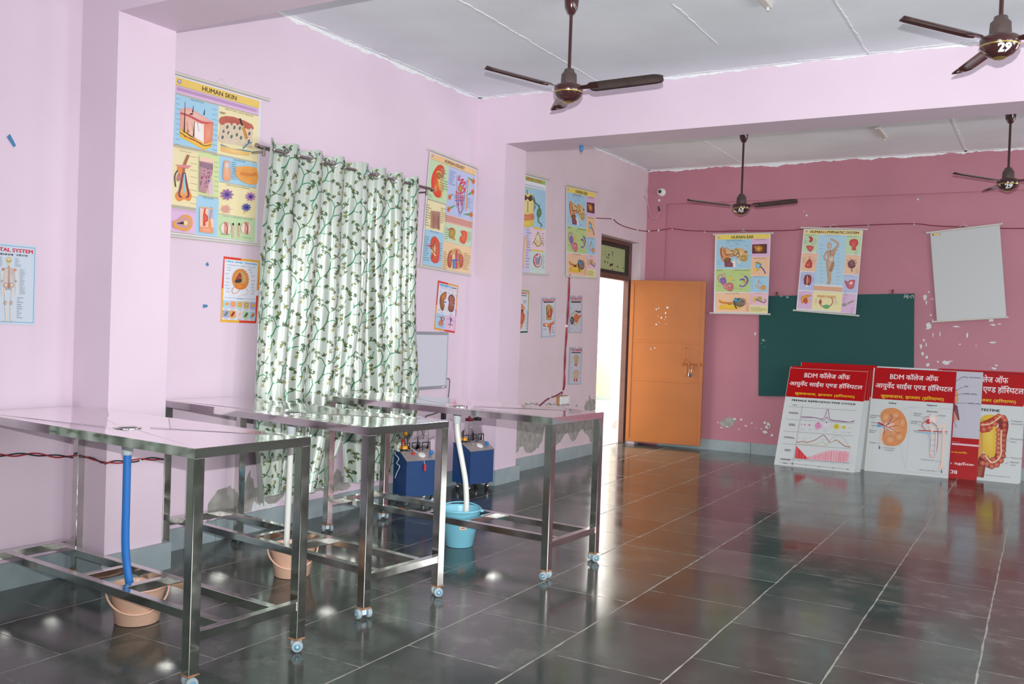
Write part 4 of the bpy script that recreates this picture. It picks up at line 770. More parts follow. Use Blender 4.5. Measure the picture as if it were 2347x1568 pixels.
q, w = [(290, 122), (543, 190), (497, 778), (240, 728)], [(0.004, 6.5, 1.807), (0.004, 6.819, 1.778), (0.004, 6.785, 1.355), (0.004, 6.464, 1.386)]
a = Art(q, .32, .424); R, E, P, L, T, G = a.R, a.E, a.P, a.L, a.T, a.G
P([(290, 122), (417, 157), (400, 440), (265, 425)], '#d83828'); P([(417, 157), (543, 190), (520, 490), (400, 460)], '#e8a03a'); P([(265, 425), (400, 440), (370, 753), (240, 728)], '#e8a03a'); P([(400, 440), (520, 488), (497, 778), (370, 753)], '#d83828')
P([(304, 150), (528, 207), (494, 752), (256, 706)], '#dfe0ee'); P([(276, 520), (384, 552), (372, 734), (258, 706)], '#a8d0ec'); P([(386, 548), (512, 570), (494, 752), (374, 732)], '#e6c0dc'); T('KIDNEYS', (314, 158), (447, 225), '#2aa0d4', .05); T('\u0935\u0943{\u0915}\u0915', (455, 205), (520, 243), '#2a2c40', .03); L([(308, 210), (520, 262)], 3, '#d04a5a')
P([(393, 262), (388, 340), (362, 380), (370, 440), (350, 500), (322, 470), (310, 380), (328, 300)], '#7a4a34', '#b87a4a', 3); P([(330, 310), (390, 270), (380, 340), (340, 370)], '#c06a2c', '#d88a44', 2); L([(355, 385), (390, 395)], 14, '#4a5a90', 2); L([(372, 410), (372, 500)], 5, '#e0d0a0')
P([(430, 310), (465, 296), (497, 340), (498, 400), (480, 500), (445, 515), (414, 480), (425, 400), (416, 350)], '#7a4034', '#b87060', 3)
for x, y in ((450, 325), (475, 345), (488, 385), (470, 420), (440, 350), (485, 430), (450, 400)): E(x, y, 8, 12, '#b03028', '#e0c0b0')
L([(412, 430), (408, 510)], 5, '#e0d0a0'); L([(310, 570), (330, 600), (320, 640), (355, 620), (365, 590), (335, 575), (350, 680)], 10, '#c05a38', 4); E(318, 655, 24, 34, '#c87850', '#d89870'); L([(440, 570), (445, 720)], 8, '#8a6a80'); E(450, 610, 14, 26, '#6a70a0'); L([(415, 665), (475, 680)], 8, '#6a3a4a'); L([(455, 680), (452, 725)], 20, '#e8dce8')
for x, y in ((310, 250), (412, 270), (465, 275), (500, 300), (290, 480), (485, 480), (435, 535), (325, 510), (272, 560), (330, 690), (395, 590), (470, 620)): G((x, y), (x+32, y+24), 3, G0, .6, .35)
poster('anatomy_poster', 'kidneys poster with red and yellow border above the whiteboard', a, w, NX, '#dfe0ee')

q, w = [(-8, 118), (172, 138), (152, 640), (-28, 645)], [(0.064, 7.706, 1.797), (0.064, 8.006, 1.797), (0.064, 8.002, 1.378), (0.064, 7.703, 1.37)]
a = Art(q, .3, .419); R, E, P, L, T, G = a.R, a.E, a.P, a.L, a.T, a.G
P([(-8, 118), (172, 138), (162, 390), (-18, 390)], '#9aa83a'); P([(-18, 390), (162, 388), (152, 640), (-28, 645)], '#1f5a3c'); P([(0, 136), (162, 152), (148, 622), (-18, 628)], '#d6dbe2'); T('PREGNANCY', (5, 144), (158, 184), '#d02a28', .05); G((20, 185), (145, 208), 1, '#2a2a3a', .95, .7)
P([(75, 290), (118, 340), (110, 372), (80, 365), (122, 430), (110, 510), (80, 590), (40, 600), (10, 500), (20, 380)], '#d88a68', '#e8b088', 2); P([(60, 400), (105, 400), (115, 460), (90, 530), (50, 520)], '#c0503c', '#d88068', 2)
for y in range(380, 610, 26): G((128, y), (150, y+10), 1, G0, .9, .6)
G((100, 250), (140, 300), 4, G0, .6, .4)
poster('anatomy_poster', 'green bordered pregnancy poster cut off by the middle pillar', a, w, NX, '#d6dbe2')
q, w = [(318, 222), (490, 218), (482, 692), (316, 705)], [(0.064, 8.266, 1.739), (0.064, 8.583, 1.757), (0.064, 8.6, 1.34), (0.064, 8.293, 1.326)]
a = Art(q, .317, .417); R, E, P, L, T, G = a.R, a.E, a.P, a.L, a.T, a.G
R((330, 236), (476, 688), '#d2d8e2'); L([(325, 688), (480, 678)], 4, '#5a90c0'); E(404, 227, 9, 6, '#f4f6f8'); T('FEMALE REPRODUCTIVE SYSTEM', (334, 240), (480, 266), '#c82838', .05); G((345, 272), (465, 292), 1, '#3a3a4a', .95, .6)
P([(370, 330), (400, 305), (435, 320), (458, 370), (440, 440), (440, 490), (375, 488), (378, 420)], '#b89a60', '#d0a878', 2); P([(400, 380), (430, 350), (450, 400), (430, 460), (385, 455)], '#b8402c', '#d06a4c', 2); L([(415, 370), (412, 440)], 10, '#e0a080', 2); L([(382, 335), (380, 430)], 12, '#6a7a54')
P([(342, 530), (400, 535), (420, 528), (470, 510), (465, 545), (440, 560), (430, 600), (420, 665), (414, 665), (408, 600), (385, 560), (340, 570)], '#d87058', '#e09a7c', 2); P([(350, 540), (400, 545), (380, 575)], '#ecd8c0'); L([(424, 545), (418, 650)], 10, '#b83a30', 1, 4)
for y in range(320, 500, 22): G((338, y), (356, y+10), 1, G0, .9, .5); G((458, y), (474, y+10), 1, G0, .9, .5)
G((335, 600), (385, 615), 1, G0); G((440, 580), (472, 660), 4, G0, .5, .3)
poster('anatomy_poster', 'small grey blue poster of reproductive organs left of the red cable', a, w, NX, '#a9b6cc')
q, w = [(658, 197), (808, 197), (806, 640), (645, 645)], [(0.064, 8.91, 1.791), (0.064, 9.219, 1.805), (0.064, 9.249, 1.394), (0.064, 8.916, 1.385)]
a = Art(q, .31, .412); R, E, P, L, T, G = a.R, a.E, a.P, a.L, a.T, a.G
R((668, 212), (796, 632), '#c6ccd8'); E(735, 203, 9, 6, '#f4f6f8'); T('STRUCTURE OF THE EYE', (672, 216), (804, 250), '#c82838', .05); G((675, 260), (795, 284), 1, '#3a3a4a', .95, .7)
E(720, 460, 62, 92, '#c0c4bc', '#d8d0c0'); E(686, 488, 24, 50, '#2a3a44', '#6a8494'); E(735, 460, 28, 55, '#c85a34', '#e08a58'); L([(740, 470), (790, 425)], 24, '#c86a44', 2); L([(725, 370), (760, 385), (788, 378)], 14, '#4a4044', 3, 24); L([(690, 420), (710, 385), (730, 372)], 5, '#8a8a60', 3); L([(700, 540), (730, 545), (750, 520)], 5, '#c89a98', 3)
for y in (340, 400, 470, 540, 590): G((668, y), (690, y+10), 1, '#9aa0b0', .9, .5); G((770, y+60), (795, y+70), 1, '#9aa0b0', .9, .5)
poster('anatomy_poster', 'small grey poster of the eye right of the red cable, upper of two', a, w, NX, '#a3b0c6')
q, w = [(655, 815), (808, 818), (790, 1262), (636, 1262)], [(0.064, 8.948, 1.231), (0.064, 9.267, 1.228), (0.064, 9.262, 0.814), (0.064, 8.942, 0.825)]
a = Art(q, .319, .415); R, E, P, L, T, G = a.R, a.E, a.P, a.L, a.T, a.G
R((668, 832), (782, 1250), '#c4cad6'); E(738, 825, 9, 6, '#f4f6f8'); T('THE DISEASE', (672, 834), (802, 864), '#c82838', .05); G((678, 872), (790, 892), 1, '#3a3a4a', .95, .7)
P([(706, 915), (735, 905), (765, 915), (762, 975), (745, 1030), (720, 1030), (708, 970)], '#b8a484', '#cbbb9c', 2); P([(715, 1010), (745, 1015), (740, 1050), (730, 1030), (714, 1045)], '#c0644c'); P([(700, 1105), (730, 1085), (765, 1100), (758, 1160), (745, 1205), (712, 1205), (704, 1150)], '#c0a88c', '#cdbba0', 2); P([(704, 1190), (720, 1200), (716, 1228), (704, 1225)], '#b0543c'); P([(735, 1190), (750, 1195), (745, 1228), (730, 1225)], '#b0543c'); L([(735, 930), (733, 1000)], 8, '#a08c6c')
for y in range(930, 1200, 60): G((768, y), (785, y+26), 3, '#9aa0b0', .6, .3); G((672, y), (692, y+26), 3, '#9aa0b0', .6, .3)
poster('anatomy_poster', 'small grey disease poster right of the red cable, lower of two', a, w, NX, '#a3b0c6')

# ------------------------------------------------------------------ things on the back wall
q, w = [(215, 160), (2205, 125), (2195, 1480), (205, 1440)], [(1.537, 11.04, 1.904), (3.255, 11.04, 1.955), (3.292, 11.04, 0.786), (1.574, 11.04, 0.705)]
a = Art(q, 1.72, 1.17)
for pts in ([(2078, 185), (2085, 140), (2105, 138), (2112, 185)], [(2080, 165), (2110, 163)], [(2135, 148), (2118, 152), (2122, 165), (2134, 172), (2128, 186), (2116, 184)], [(2140, 166), (2152, 165)], [(2166, 146), (2164, 184), (2172, 184)], [(2195, 142), (2182, 148), (2186, 162), (2198, 156), (2196, 142), (2194, 182)]): a.L(pts, 7, '#c4ccc6')
for x, y, rx, ry in ((268, 725, 22, 16), (245, 765, 8, 10), (290, 812, 7, 5), (505, 163, 20, 9), (583, 172, 22, 16)): a.E(x, y, rx, ry, '#5f8480', '#8fb0aa', 0, 12, .3)
c = Vector((2.41, 11.04, 1.34)); bd = thing('chalkboard', 'dark green chalkboard on the back wall behind the leaning boards', 'chalkboard', c)
mb = MB(); sheet_box(mb, w, NY, .02, (.010, .078, .074)); a.into(mb, w, NY); mb.build('board_face', mat('chalkboard_paint', (1, 1, 1), .6, attr=True, spec=.3), bd, c)
for x, z in ((1.745, 1.925), (3.03, 1.965)):
    mb = MB(); mb.bbox(x-.012, 11.03, z-.02, x+.012, 11.055, z+.03, .003); mb.tube([(x, 11.035, z+.01), (x+.008, 11.01, z+.03)], .004, 8); mb.build('hanger_clip', DOORF if x < 2 else MAROON, bd, c)

# --- foam boards leaning against the back wall
BG, RED, WHT = 'foam boards leaning against the back wall', '#b4060e', '#d6dae0'
def foam(label, quad, P4, draw, header=True, name='display_board'):
    a = Art(quad, .845, 1.195, 1e-4); draw(a)
    tl, tr, br, bl = [Vector(p) for p in P4]; n = (br-bl).cross(tl-bl).normalized(); n = n if n.y < 0 else -n
    lo = sorted((tl, tr, br, bl), key=lambda p: p.z); c = (lo[0]+lo[1])/2; b = thing(name, label, 'display board', c, 0, BG)
    mb = MB(); sheet_box(mb, P4, n, .006, lin('#d4dcdc')); a.into(mb, P4, n); mb.build('printed_panel', BOARDPRINT, b, c); return b
TX1, TX2, TX3 = 'BDM \u0915\u0949\u0932\u0947\u091c \u0911\u092b', '\u0906\u092f\u0941\u0935\u0947^\u0926 \u0938\u093e\u0908\u0902\u0938 \u090f{\u0923}\u0921 \u0939\u0949\u093f{\u0938}\u092a\u091f\u0932', '\u091b\u0941\u091b\u0915\u0935\u093e\u0938, \u091d{\u091c}\u091c\u0930 (\u0939\u093f\u0930\u092f\u093e\u0923\u093e)'
def head(a, t1, t2, t3):
    a.T(TX1, *t1, '#efe6ea', .022); a.T(TX2, *t2, '#efe6ea', .022); a.T(TX3, *t3, '#f2cf2a', .015)
def cycle(a):
    R, E, P, L, T, G = a.R, a.E, a.P, a.L, a.T, a.G
    a.U(.004, 0, 1, .31, RED); a.U(.0, .008, 1, .0105, '#e6dfe0'); head(a, ((462, 225), (1018, 335)), ((275, 330), (1170, 475)), ((338, 475), (1075, 575)))
    T('FEMALE REPRODUCTIVE CYCLE', (302, 572), (1085, 652), '#25232a', .04)
    for (x0, y0), (x1, y1) in (((260, 662), (1100, 722)), ((228, 820), (1078, 880)), ((200, 968), (1055, 1032)), ((180, 1122), (1030, 1190)), ((150, 1305), (1005, 1365)), ((140, 1350), (1005, 1440))): L([(x0, y0), (x1, y1)], 3.5, '#8f939a')
    L([(432, 645), (310, 1380)], 4, '#8f939a')
    L([(412, 790), (460, 792), (560, 800), (660, 822), (705, 800), (735, 720), (748, 704), (757, 740), (765, 805), (800, 835), (900, 845), (1010, 862), (1075, 842)], 6, '#9a3a7a', 3); L([(410, 804), (520, 804), (600, 806), (690, 838), (715, 822), (738, 794), (755, 830), (850, 852), (1000, 862), (1070, 855)], 5, '#7a3a90', 3)
    for x, y, r in ((420, 888, 8), (460, 890, 10), (518, 895, 14), (625, 905, 42)): E(x, y, r, r, '#e0a0c8', '#c85a9a' if r < 20 else '#d888b8')
    E(628, 874, 7, 7, '#9a2050'); E(730, 868, 8, 9, '#8a2040'); E(728, 905, 40, 34, '#e2d6da', '#dcdde4'); E(852, 916, 34, 34, '#dcd24a', '#b8a020', 0, 32, 0, 8); E(944, 926, 22, 20, '#dcd24a', '#c8b020', 0, 24, 0, 8); L([(1005, 932), (1045, 936)], 6, '#d8cc50')
    L([(360, 1108), (450, 1098), (490, 1108), (590, 1080), (660, 1034), (697, 1020), (730, 1060), (775, 1112), (820, 1095), (855, 1082), (900, 1120), (960, 1160), (1028, 1170)], 6, '#9a3048', 3); L([(360, 1112), (560, 1140), (680, 1100), (720, 1140), (800, 1060), (850, 1030), (930, 1050), (1000, 1150), (1025, 1168)], 5, '#b8c0a8', 3); L([(360, 1118), (480, 1122), (620, 1140), (700, 1155), (860, 1085), (960, 1150), (1025, 1165)], 5, '#d8c890', 3)
    for k in range(84):
        x = 340+k*7.8; yb = 1305+k*.66; t = k/83
        h = (150-130*(k/19)) if k < 19 else 22+min(1, (k-19)/34)*112*random.uniform(.92, 1.05)
        L([(x, yb), (x+h*.13, yb-h)], 7.6, random.choice(('#d8303a', '#e0606a', '#cf4850')) if k < 19 else random.choice(('#e8b0bc', '#e6a0ae', '#e9bcc6')))
        if k > 24 and k % 4 == 0: L([(x+4, yb-8), (x+h*.12+2, yb-h*.85)], 5, '#c84a60')
    for x, y, w_, n in ((308, 645, 70, 1), (265, 735, 138, 2), (265, 880, 80, 2), (205, 1038, 145, 2), (215, 1195, 75, 2), (165, 1308, 130, 2), (195, 1362, 50, 1)): G((x, y), (x+w_, y+n*17), n, '#5a4a50', .8, .5)
    for x, y in ((410, 945), (505, 950), (585, 955), (690, 965), (810, 985), (915, 985), (985, 990), (375, 1335), (525, 1345), (780, 1372), (440, 1060), (670, 1080)): G((x, y), (x+50, y+12), 1, '#a8abb2', .8, .6)
    for x, y, t in ((306, 1370, '1'), (474, 1388, '7'), (634, 1405, '13'), (804, 1420, '21'), (982, 1438, '28')): T(t, (x, y), (x+9*len(t), y+14), '#3a3a40', .03)
QA = [(275, 165), (1245, 225), (1065, 1480), (80, 1378)]
foam('leaning white board about the female reproductive cycle, front of its stack', QA, [(1.988, 10.825, 1.078), (2.836, 10.829, 1.078), (2.820, 10.319, 0), (1.972, 10.315, 0)], cycle)
def plain(a): a.U(.004, 0, 1, .31, RED)
for i, (y0, y1, dx, lab) in enumerate(((10.350, 10.850, .006, 'first board behind the female reproductive cycle board, only red edge showing'), (10.385, 10.885, .026, 'second board behind the female reproductive cycle board, pale grey edge showing'), (10.425, 10.925, .040, 'third board behind the female reproductive cycle board, narrow edge showing'))):
    z = math.sqrt(1.199**2-(y1-y0)**2)
    foam(lab, QA, [(1.988+dx, y1, z), (2.833+dx, y1, z), (2.825+dx, y0, 0), (1.980+dx, y0, 0)], plain)
foam('tallest red topped board at the back of the left stack', QA, [(2.075, 10.992, 1.137), (2.908, 10.992, 1.137), (2.873, 10.64, 0), (2.04, 10.64, 0)], plain)
def kidney(a):
    R, E, P, L, T, G = a.R, a.E, a.P, a.L, a.T, a.G
    a.U(.012, 0, 1, .305, RED); a.U(0, 0, .014, 1, '#e2e0d8'); a.U(.985, .03, 1, 1, '#a81a3a'); head(a, ((378, 180), (952, 285)), ((200, 283), (1122, 430)), ((262, 428), (1018, 532)))
    T('Kidney', (360, 530), (446, 562), '#2a2a30', .03); T('Nephron', (818, 558), (935, 588), '#2a2a30', .03); T('Glomerulus', (812, 628), (945, 658), '#50525a', .01)
    P([(262, 660), (320, 612), (420, 602), (510, 650), (568, 750), (575, 860), (545, 970), (480, 1040), (400, 1060), (310, 1045), (272, 980), (285, 890), (330, 850), (300, 800), (258, 740)], '#dc945e', '#e6a876', 4)
    for x, y, rx, ry, rt in ((318, 715, 55, 75, 20), (440, 690, 60, 45, 10), (520, 780, 40, 70, 0), (480, 950, 60, 60, 0), (370, 985, 70, 55, 0)): E(x, y, rx, ry, '#d88c56', '#ecb486', rt)
    P([(285, 800), (350, 770), (420, 790), (400, 850), (470, 880), (400, 880), (330, 860)], '#eec4a4', '#f0d0b4', 2)
    for pts in ([(220, 785), (300, 815), (400, 770), (495, 712)], [(300, 815), (380, 850), (488, 912)], [(300, 820), (300, 930)], [(340, 800), (395, 720), (370, 670)], [(360, 830), (440, 815), (470, 818)]): L(pts, 10, '#a8404a', 3, 4)
    for pts in ([(215, 818), (290, 830), (380, 900), (402, 965)], [(300, 830), (370, 750), (380, 690)], [(330, 850), (360, 880)]): L(pts, 9, '#8a9cc8', 3, 4)
    P([(210, 800), (250, 805), (262, 830), (220, 832)], '#5ab0e0'); P([(215, 775), (240, 772), (300, 800), (285, 812)], '#c03a40'); L([(270, 850), (262, 950), (240, 1050)], 22, '#f0cdb4', 3, 12); L([(238, 1055), (238, 1092)], 8, '#2a3a6a'); P([(228, 1080), (248, 1080), (238, 1100)], '#2a3a6a')
    L([(140, 775), (220, 782)], 4, '#3a3a40'); L([(140, 812), (215, 818)], 4, '#3a3a40'); L([(200, 1022), (245, 1028)], 2.5, '#777'); L([(245, 1078), (290, 1080)], 2.5, '#777'); L([(172, 730), (172, 772)], 2.5, '#777'); L([(165, 822), (165, 860)], 2.5, '#777')
    for t, x0, y0, x1, y1 in (('Unfiltered', 135, 682, 248, 704), ('blood', 132, 704, 195, 724), ('Filtered', 115, 862, 202, 882), ('blood', 115, 882, 178, 902), ('Ureter', 122, 1008, 195, 1030), ('Urine exits', 298, 1072, 425, 1096), ('to bladder', 298, 1098, 412, 1120), ('Filtered', 662, 658, 750, 680), ('blood', 660, 682, 728, 702), ('Unfiltered', 628, 752, 745, 776), ('blood', 625, 775, 692, 795), ('Tubule', 955, 684, 1040, 706), ('Collecting duct', 735, 1212, 908, 1240), ('Urine exits duct', 728, 1335, 915, 1365)): T(t, (x0, y0), (x1, y1), '#5a5c64', .008)
    for p0, p1 in (((510, 630), (622, 588)), ((622, 588), (1118, 620)), ((622, 588), (560, 1362)), ((490, 1050), (560, 1362)), ((560, 1362), (1060, 1405)), ((1118, 620), (1060, 1405))): L([p0, p1], 2, '#b4b6bc')
    L([(660, 872), (705, 876)], 3, '#444'); L([(660, 886), (705, 892)], 3, '#444'); L([(710, 872), (870, 880)], 12, '#c83a40'); L([(705, 892), (870, 905)], 10, '#7ab8dc'); L([(885, 882), (1000, 890)], 11, '#c83a40'); L([(885, 906), (990, 912)], 9, '#7ab8dc'); L([(1030, 888), (1064, 890)], 10, '#c83a40'); L([(1030, 908), (1062, 912)], 9, '#7ab8dc')
    L([(800, 765), (765, 785), (760, 820), (795, 868)], 8, '#b8484c', 3); L([(800, 760), (780, 730), (812, 708), (850, 720), (845, 750)], 6, '#c87878', 3); L([(855, 660), (848, 740)], 2.5, '#777'); L([(735, 695), (785, 730)], 2.5, '#777'); L([(700, 795), (760, 830)], 2.5, '#777'); L([(912, 716), (955, 690)], 2.5, '#777')
    E(832, 768, 28, 28, '#b82c34', '#d85a5c'); E(888, 735, 50, 48, '#f0d8d0', '#f4e6e0', wob=.2); L([(865, 770), (920, 810), (945, 850), (940, 1050), (915, 1180)], 7, '#b8484c', 4); P([(840, 815), (885, 825), (920, 870), (870, 890)], '#f2dcd2'); L([(828, 905), (850, 980), (855, 1120), (850, 1160)], 7, '#8ab0d8', 3)
    L([(880, 900), (870, 1050), (858, 1160), (885, 1198), (915, 1170), (925, 1040), (930, 900)], 16, '#f0d8cc', 3); L([(856, 1150), (870, 1195), (905, 1195), (922, 1140)], 4, '#b8707a', 3)
    for y in (985, 1050, 1118): L([(856, y), (930, y+4)], 4, '#9aa0c0')
    L([(1020, 800), (1015, 1050), (995, 1320)], 26, '#f0d2c4', 2, 34); L([(940, 830), (1010, 820), (1050, 800)], 24, '#f0d8cc', 2); P([(955, 1330), (1030, 1325), (1010, 1290), (980, 1290)], '#f0d0c0'); L([(990, 1335), (990, 1370)], 7, '#2a3a6a'); P([(980, 1365), (1002, 1365), (991, 1385)], '#2a3a6a'); L([(918, 1242), (992, 1244)], 2.5, '#777'); L([(925, 1358), (980, 1362)], 2.5, '#777')
QB = [(175, 120), (1175, 170), (1085, 1445), (50, 1355)]
foam('leaning white board with kidney and nephron drawings', QB, [(2.877, 10.965, 1.112), (3.715, 11.012, 1.112), (3.718, 10.622, 0), (2.880, 10.575, 0)], kidney)
def skin_board(a):      # this one stands on its head
    R, E, P, L, T, G = a.R, a.E, a.P, a.L, a.T, a.G
    a.U(0, 0, 1, 1, '#c6c8d4'); a.U(0, 0, 1, .375, RED); a.U(0, .305, 1, .322, '#e4c8d0')
    T(TX1, (1168, 1405), (600, 1300), '#efe6ea', .022); T(TX2, (1372, 1310), (450, 1185), '#efe6ea', .022); T(TX3, (1288, 1160), (540, 1070), '#f2cf2a', .015); T('STRUCTURE OF SKIN', (1206, 1020), (620, 965), '#e8d8dc', .015)
    P([(1140, 560), (1185, 520), (1170, 400), (1130, 380)], '#d8a070', '#e0b080', 2); P([(1140, 560), (1175, 590), (1200, 755), (1185, 755), (1135, 640)], '#6a3a4a', '#9a5a60'); P([(1130, 640), (1185, 755), (1130, 765)], '#d89a80'); L([(1130, 760), (1165, 845)], 4, '#333')
    for t, x0, y0, x1, y1 in (('Connective Tissue', 1450, 262, 1228, 232), ('Fat', 1298, 364, 1262, 342), ('Sweat Gland', 1402, 460, 1252, 432), ('Hair Follicle', 1442, 574, 1302, 548)): T(t, (x0, y0), (x1, y1), '#3a3c46', .015)
    for p0, p1 in (((1225, 240), (1130, 310)), ((1258, 352), (1130, 410)), ((1240, 436), (1130, 466)), ((1290, 552), (1130, 552))): L([p0, p1], 3.5, '#444')
tl, tr, br, bl = (3.140, 11.012, 1.118), (3.970, 11.022, 1.118), (3.968, 10.692, 0), (3.138, 10.682, 0)
foam('upside down board with skin drawing, between kidney and intestine boards', [(1400, 1470), (385, 1372), (475, 119), (1480, 185)], [br, bl, tl, tr], skin_board)
def intestine(a):
    R, E, P, L, T, G = a.R, a.E, a.P, a.L, a.T, a.G
    a.U(.01, 0, 1, .305, RED); a.U(.01, 0, 1, .012, '#8a1a24'); head(a, ((1205, 195), (1780, 305)), ((1020, 300), (1965, 455)), ((1105, 460), (1872, 555)))
    T('LARGE INTESTINE', (1200, 590), (1678, 645), '#22222e', .035)
    P([(1455, 720), (1600, 680), (1640, 740), (1640, 900), (1620, 1180), (1560, 1200), (1490, 1130), (1440, 1000)], '#e0b830', '#ecd060', 3); P([(1100, 760), (1440, 740), (1440, 1300), (1150, 1250)], '#d8a050', '#e8c070', 3)
    L([(1250, 840), (1420, 830), (1520, 800), (1640, 735), (1690, 700)], 120, '#b03020', 4, 90); L([(1700, 720), (1725, 800), (1700, 950), (1690, 1100), (1650, 1220), (1560, 1270), (1480, 1210), (1455, 1280), (1430, 1430)], 120, '#8a2418', 4, 100)
    L([(1452, 870), (1560, 850)], 60, '#b84030')
    bl_ = [(1480, 800), (1535, 790), (1590, 765), (1640, 720), (1670, 695), (1490, 855), (1560, 835), (1620, 790), (1720, 710), (1740, 740)]
    for x, y in bl_: E(x, y, 34, 32, '#b8402c', '#e88a6a', 0, 14, .05)
    for k in range(7):
        E(1662+4*math.sin(k), 860+k*54, 32, 30, '#b8402c', '#e8987a', 0, 14, .05); E(1735-k*3, 800+k*62, 32, 34, '#9a3020', '#d87860', 0, 14, .05)
    for x, y in ((1600, 1220), (1560, 1250), (1510, 1200), (1480, 1180), (1690, 1230), (1640, 1280), (1580, 1300), (1520, 1270), (1470, 1260)): E(x, y, 36, 34, '#a83828', '#e08a70', 0, 14, .05)
    L([(1700, 860), (1692, 1000), (1690, 1150), (1640, 1230), (1570, 1250), (1500, 1165)], 20, '#ecc8a4', 4); L([(1455, 800), (1560, 790), (1640, 740), (1700, 690)], 16, '#ecc8a4', 3); L([(1445, 1300), (1425, 1430)], 70, '#a05030', 1, 40)
    for t, x0, y0, x1, y1 in (('Transverse', 1815, 740, 1952, 768), ('mesocolon', 1815, 775, 1955, 800), ('Descending', 1806, 955, 1955, 988), ('colon', 1806, 992, 1872, 1012), ('Teniae coli', 1802, 1185, 1940, 1212), ('Sigmoid', 1800, 1236, 1902, 1268), ('colon', 1800, 1272, 1866, 1292), ('External anal sphincter', 1510, 1398, 1800, 1440)): T(t, (x0, y0), (x1, y1), '#6a6a72', .008)
    for p0, p1 in (((1455, 745), (1795, 765)), ((1760, 980), (1790, 982)), ((1690, 1190), (1782, 1195)), ((1740, 1268), (1780, 1250)), ((1460, 1402), (1495, 1408))): L([p0, p1], 3, '#555')
QD = [(985, 152), (1985, 186), (1903, 1513), (868, 1413)]
foam('leaning white board about the large intestine at the right edge', QD, [(3.553, 11.030, 1.125), (4.360, 11.040, 1.125), (4.352, 10.745, 0), (3.545, 10.735, 0)], intestine)
def plainb(a): a.U(.012, .012, 1, .3, RED)
def plainr(a): a.U(0, 0, 1, .3, RED)
foam('board behind the kidney board, only its pale top edge showing', QB, [(2.905, 11.029, 1.130), (3.52, 11.029, 1.130), (3.515, 10.80, 0), (2.90, 10.80, 0)], plainb)
foam('red topped board behind the upside down board and intestine board', QB, [(3.54, 11.05, 1.138), (4.375, 11.05, 1.138), (4.365, 10.82, 0), (3.53, 10.82, 0)], plainr)

# ------------------------------------------------------------------ wires, switch box, security camera
def clip_mb(p, n, s=.012):
    mb = MB(); p = Vector(p); n = Vector(n); mb.bbox(-s*.8, -s*.5, -s, s*.8, s*.5, s, .002, 0, Matrix.Translation(p+n*.006)); return mb
wt = thing('electric_wire', 'maroon wire tacked along the walls above the wall charts', 'wire', (X2, 9.5, 2.7))
b0 = Vector((X2, 9.5, 2.7)); yb = Y1-.006
pth = [(X2+.004, 8.86, 2.66), (X2+.004, 9.2, 2.70), (X2+.004, 9.53, 2.705), (X2+.004, 9.945, 2.744), (X2+.004, 10.08, 2.72), (X2+.004, 10.245, 2.701), (X2+.004, 10.584, 2.696), (X2+.006, 10.95, 2.71), (.075, yb, 2.715), (.099, yb, 2.717), (.228, yb, 2.725), (.31, yb, 2.732), (.403, yb, 2.743), (.6, yb, 2.715), (.825, yb, 2.70), (1.05, yb, 2.692), (1.312, yb, 2.694), (1.6, yb, 2.686), (1.895, yb, 2.686), (1.996, yb, 2.694), (2.331, yb, 2.716), (2.745, yb, 2.725), (3.225, yb, 2.727), (3.425, yb, 2.70), (3.74, yb, 2.677), (4.293, yb, 2.648), (5.0, yb, 2.66)]
mb = MB(); mb.tube(smooth_path(pth, 4), .0055, 6); mb.build('wire', MAROON, wt, b0)
for p, n in (((X2, 9.945, 2.744), NX), ((X2, 10.72, 2.70), NX), ((.099, Y1, 2.717), NY), ((.228, Y1, 2.725), NY), ((.403, Y1+.02, 2.743), NY), ((.825, Y1+.02, 2.70), NY), ((1.312, Y1+.02, 2.694), NY), ((2.331, Y1+.02, 2.716), NY), ((2.745, Y1+.02, 2.725), NY), ((3.225, Y1+.02, 2.727), NY), ((3.74, Y1+.02, 2.677), NY)): clip_mb(p, n).build('clip', WHITEP, wt, b0)
def twisted(t, pts, rad, pitch, m1, m2, base, n=6):
    P = smooth_path(pts, n); L = [0]
    for p, q_ in zip(P, P[1:]): L.append(L[-1]+(q_-p).length)
    for ph, m, nm in ((0, m1, 'red_strand'), (PI, m2, 'black_strand')):
        out = []
        for i, p in enumerate(P):
            d = (P[min(i+1, len(P)-1)]-P[max(i-1, 0)]).normalized(); u = Vector((1, 0, 0)); u = (u-d*u.dot(d)).normalized(); w_ = d.cross(u); an = ph+2*PI*L[i]/pitch
            out.append(p+(u*math.cos(an)*.7+w_*math.sin(an)*1.5)*rad)
        mb = MB(); mb.tube(out, rad*.95, 6); mb.build(nm, m, t, base)
b0 = Vector((.006, 2.7, .68)); wt = thing('twisted_wire', 'red and black twisted wire along the wall behind the nearest table', 'wire', b0)
twisted(wt, [(.012, 2.3, .70), (.012, 2.6, .70), (.012, 2.75, .685), (.012, 2.86, .68), (.012, 3.0, .655), (.03, 3.085, .645), (.15, C0-.012, .655), (.29, C0-.012, .64), (XC+.010, C0-.010, .64), (XC+.012, 3.14, .64), (XC+.012, 3.22, .632), (XC+.012, 3.333, .635), (XC+.012, 3.45, .622)], .0042, .22, REDW, BLACKW, b0, 10)
clip_mb((XC, 3.30, .636), NX, .011).build('clip', WHITEP, wt, b0)
b0 = Vector((X2, 8.85, 1.3)); wt = thing('twisted_wire', 'red cable running down the far left wall to the switch box', 'wire', b0); x = X2+.012
twisted(wt, [(x, 8.873, 2.02), (x, 8.868, 1.7), (x, 8.853, 1.424), (x, 8.839, 1.18), (x, 8.836, 1.0), (x, 8.838, .82), (x, 8.80, .757)], .006, .5, REDW, MAROON, b0, 8)
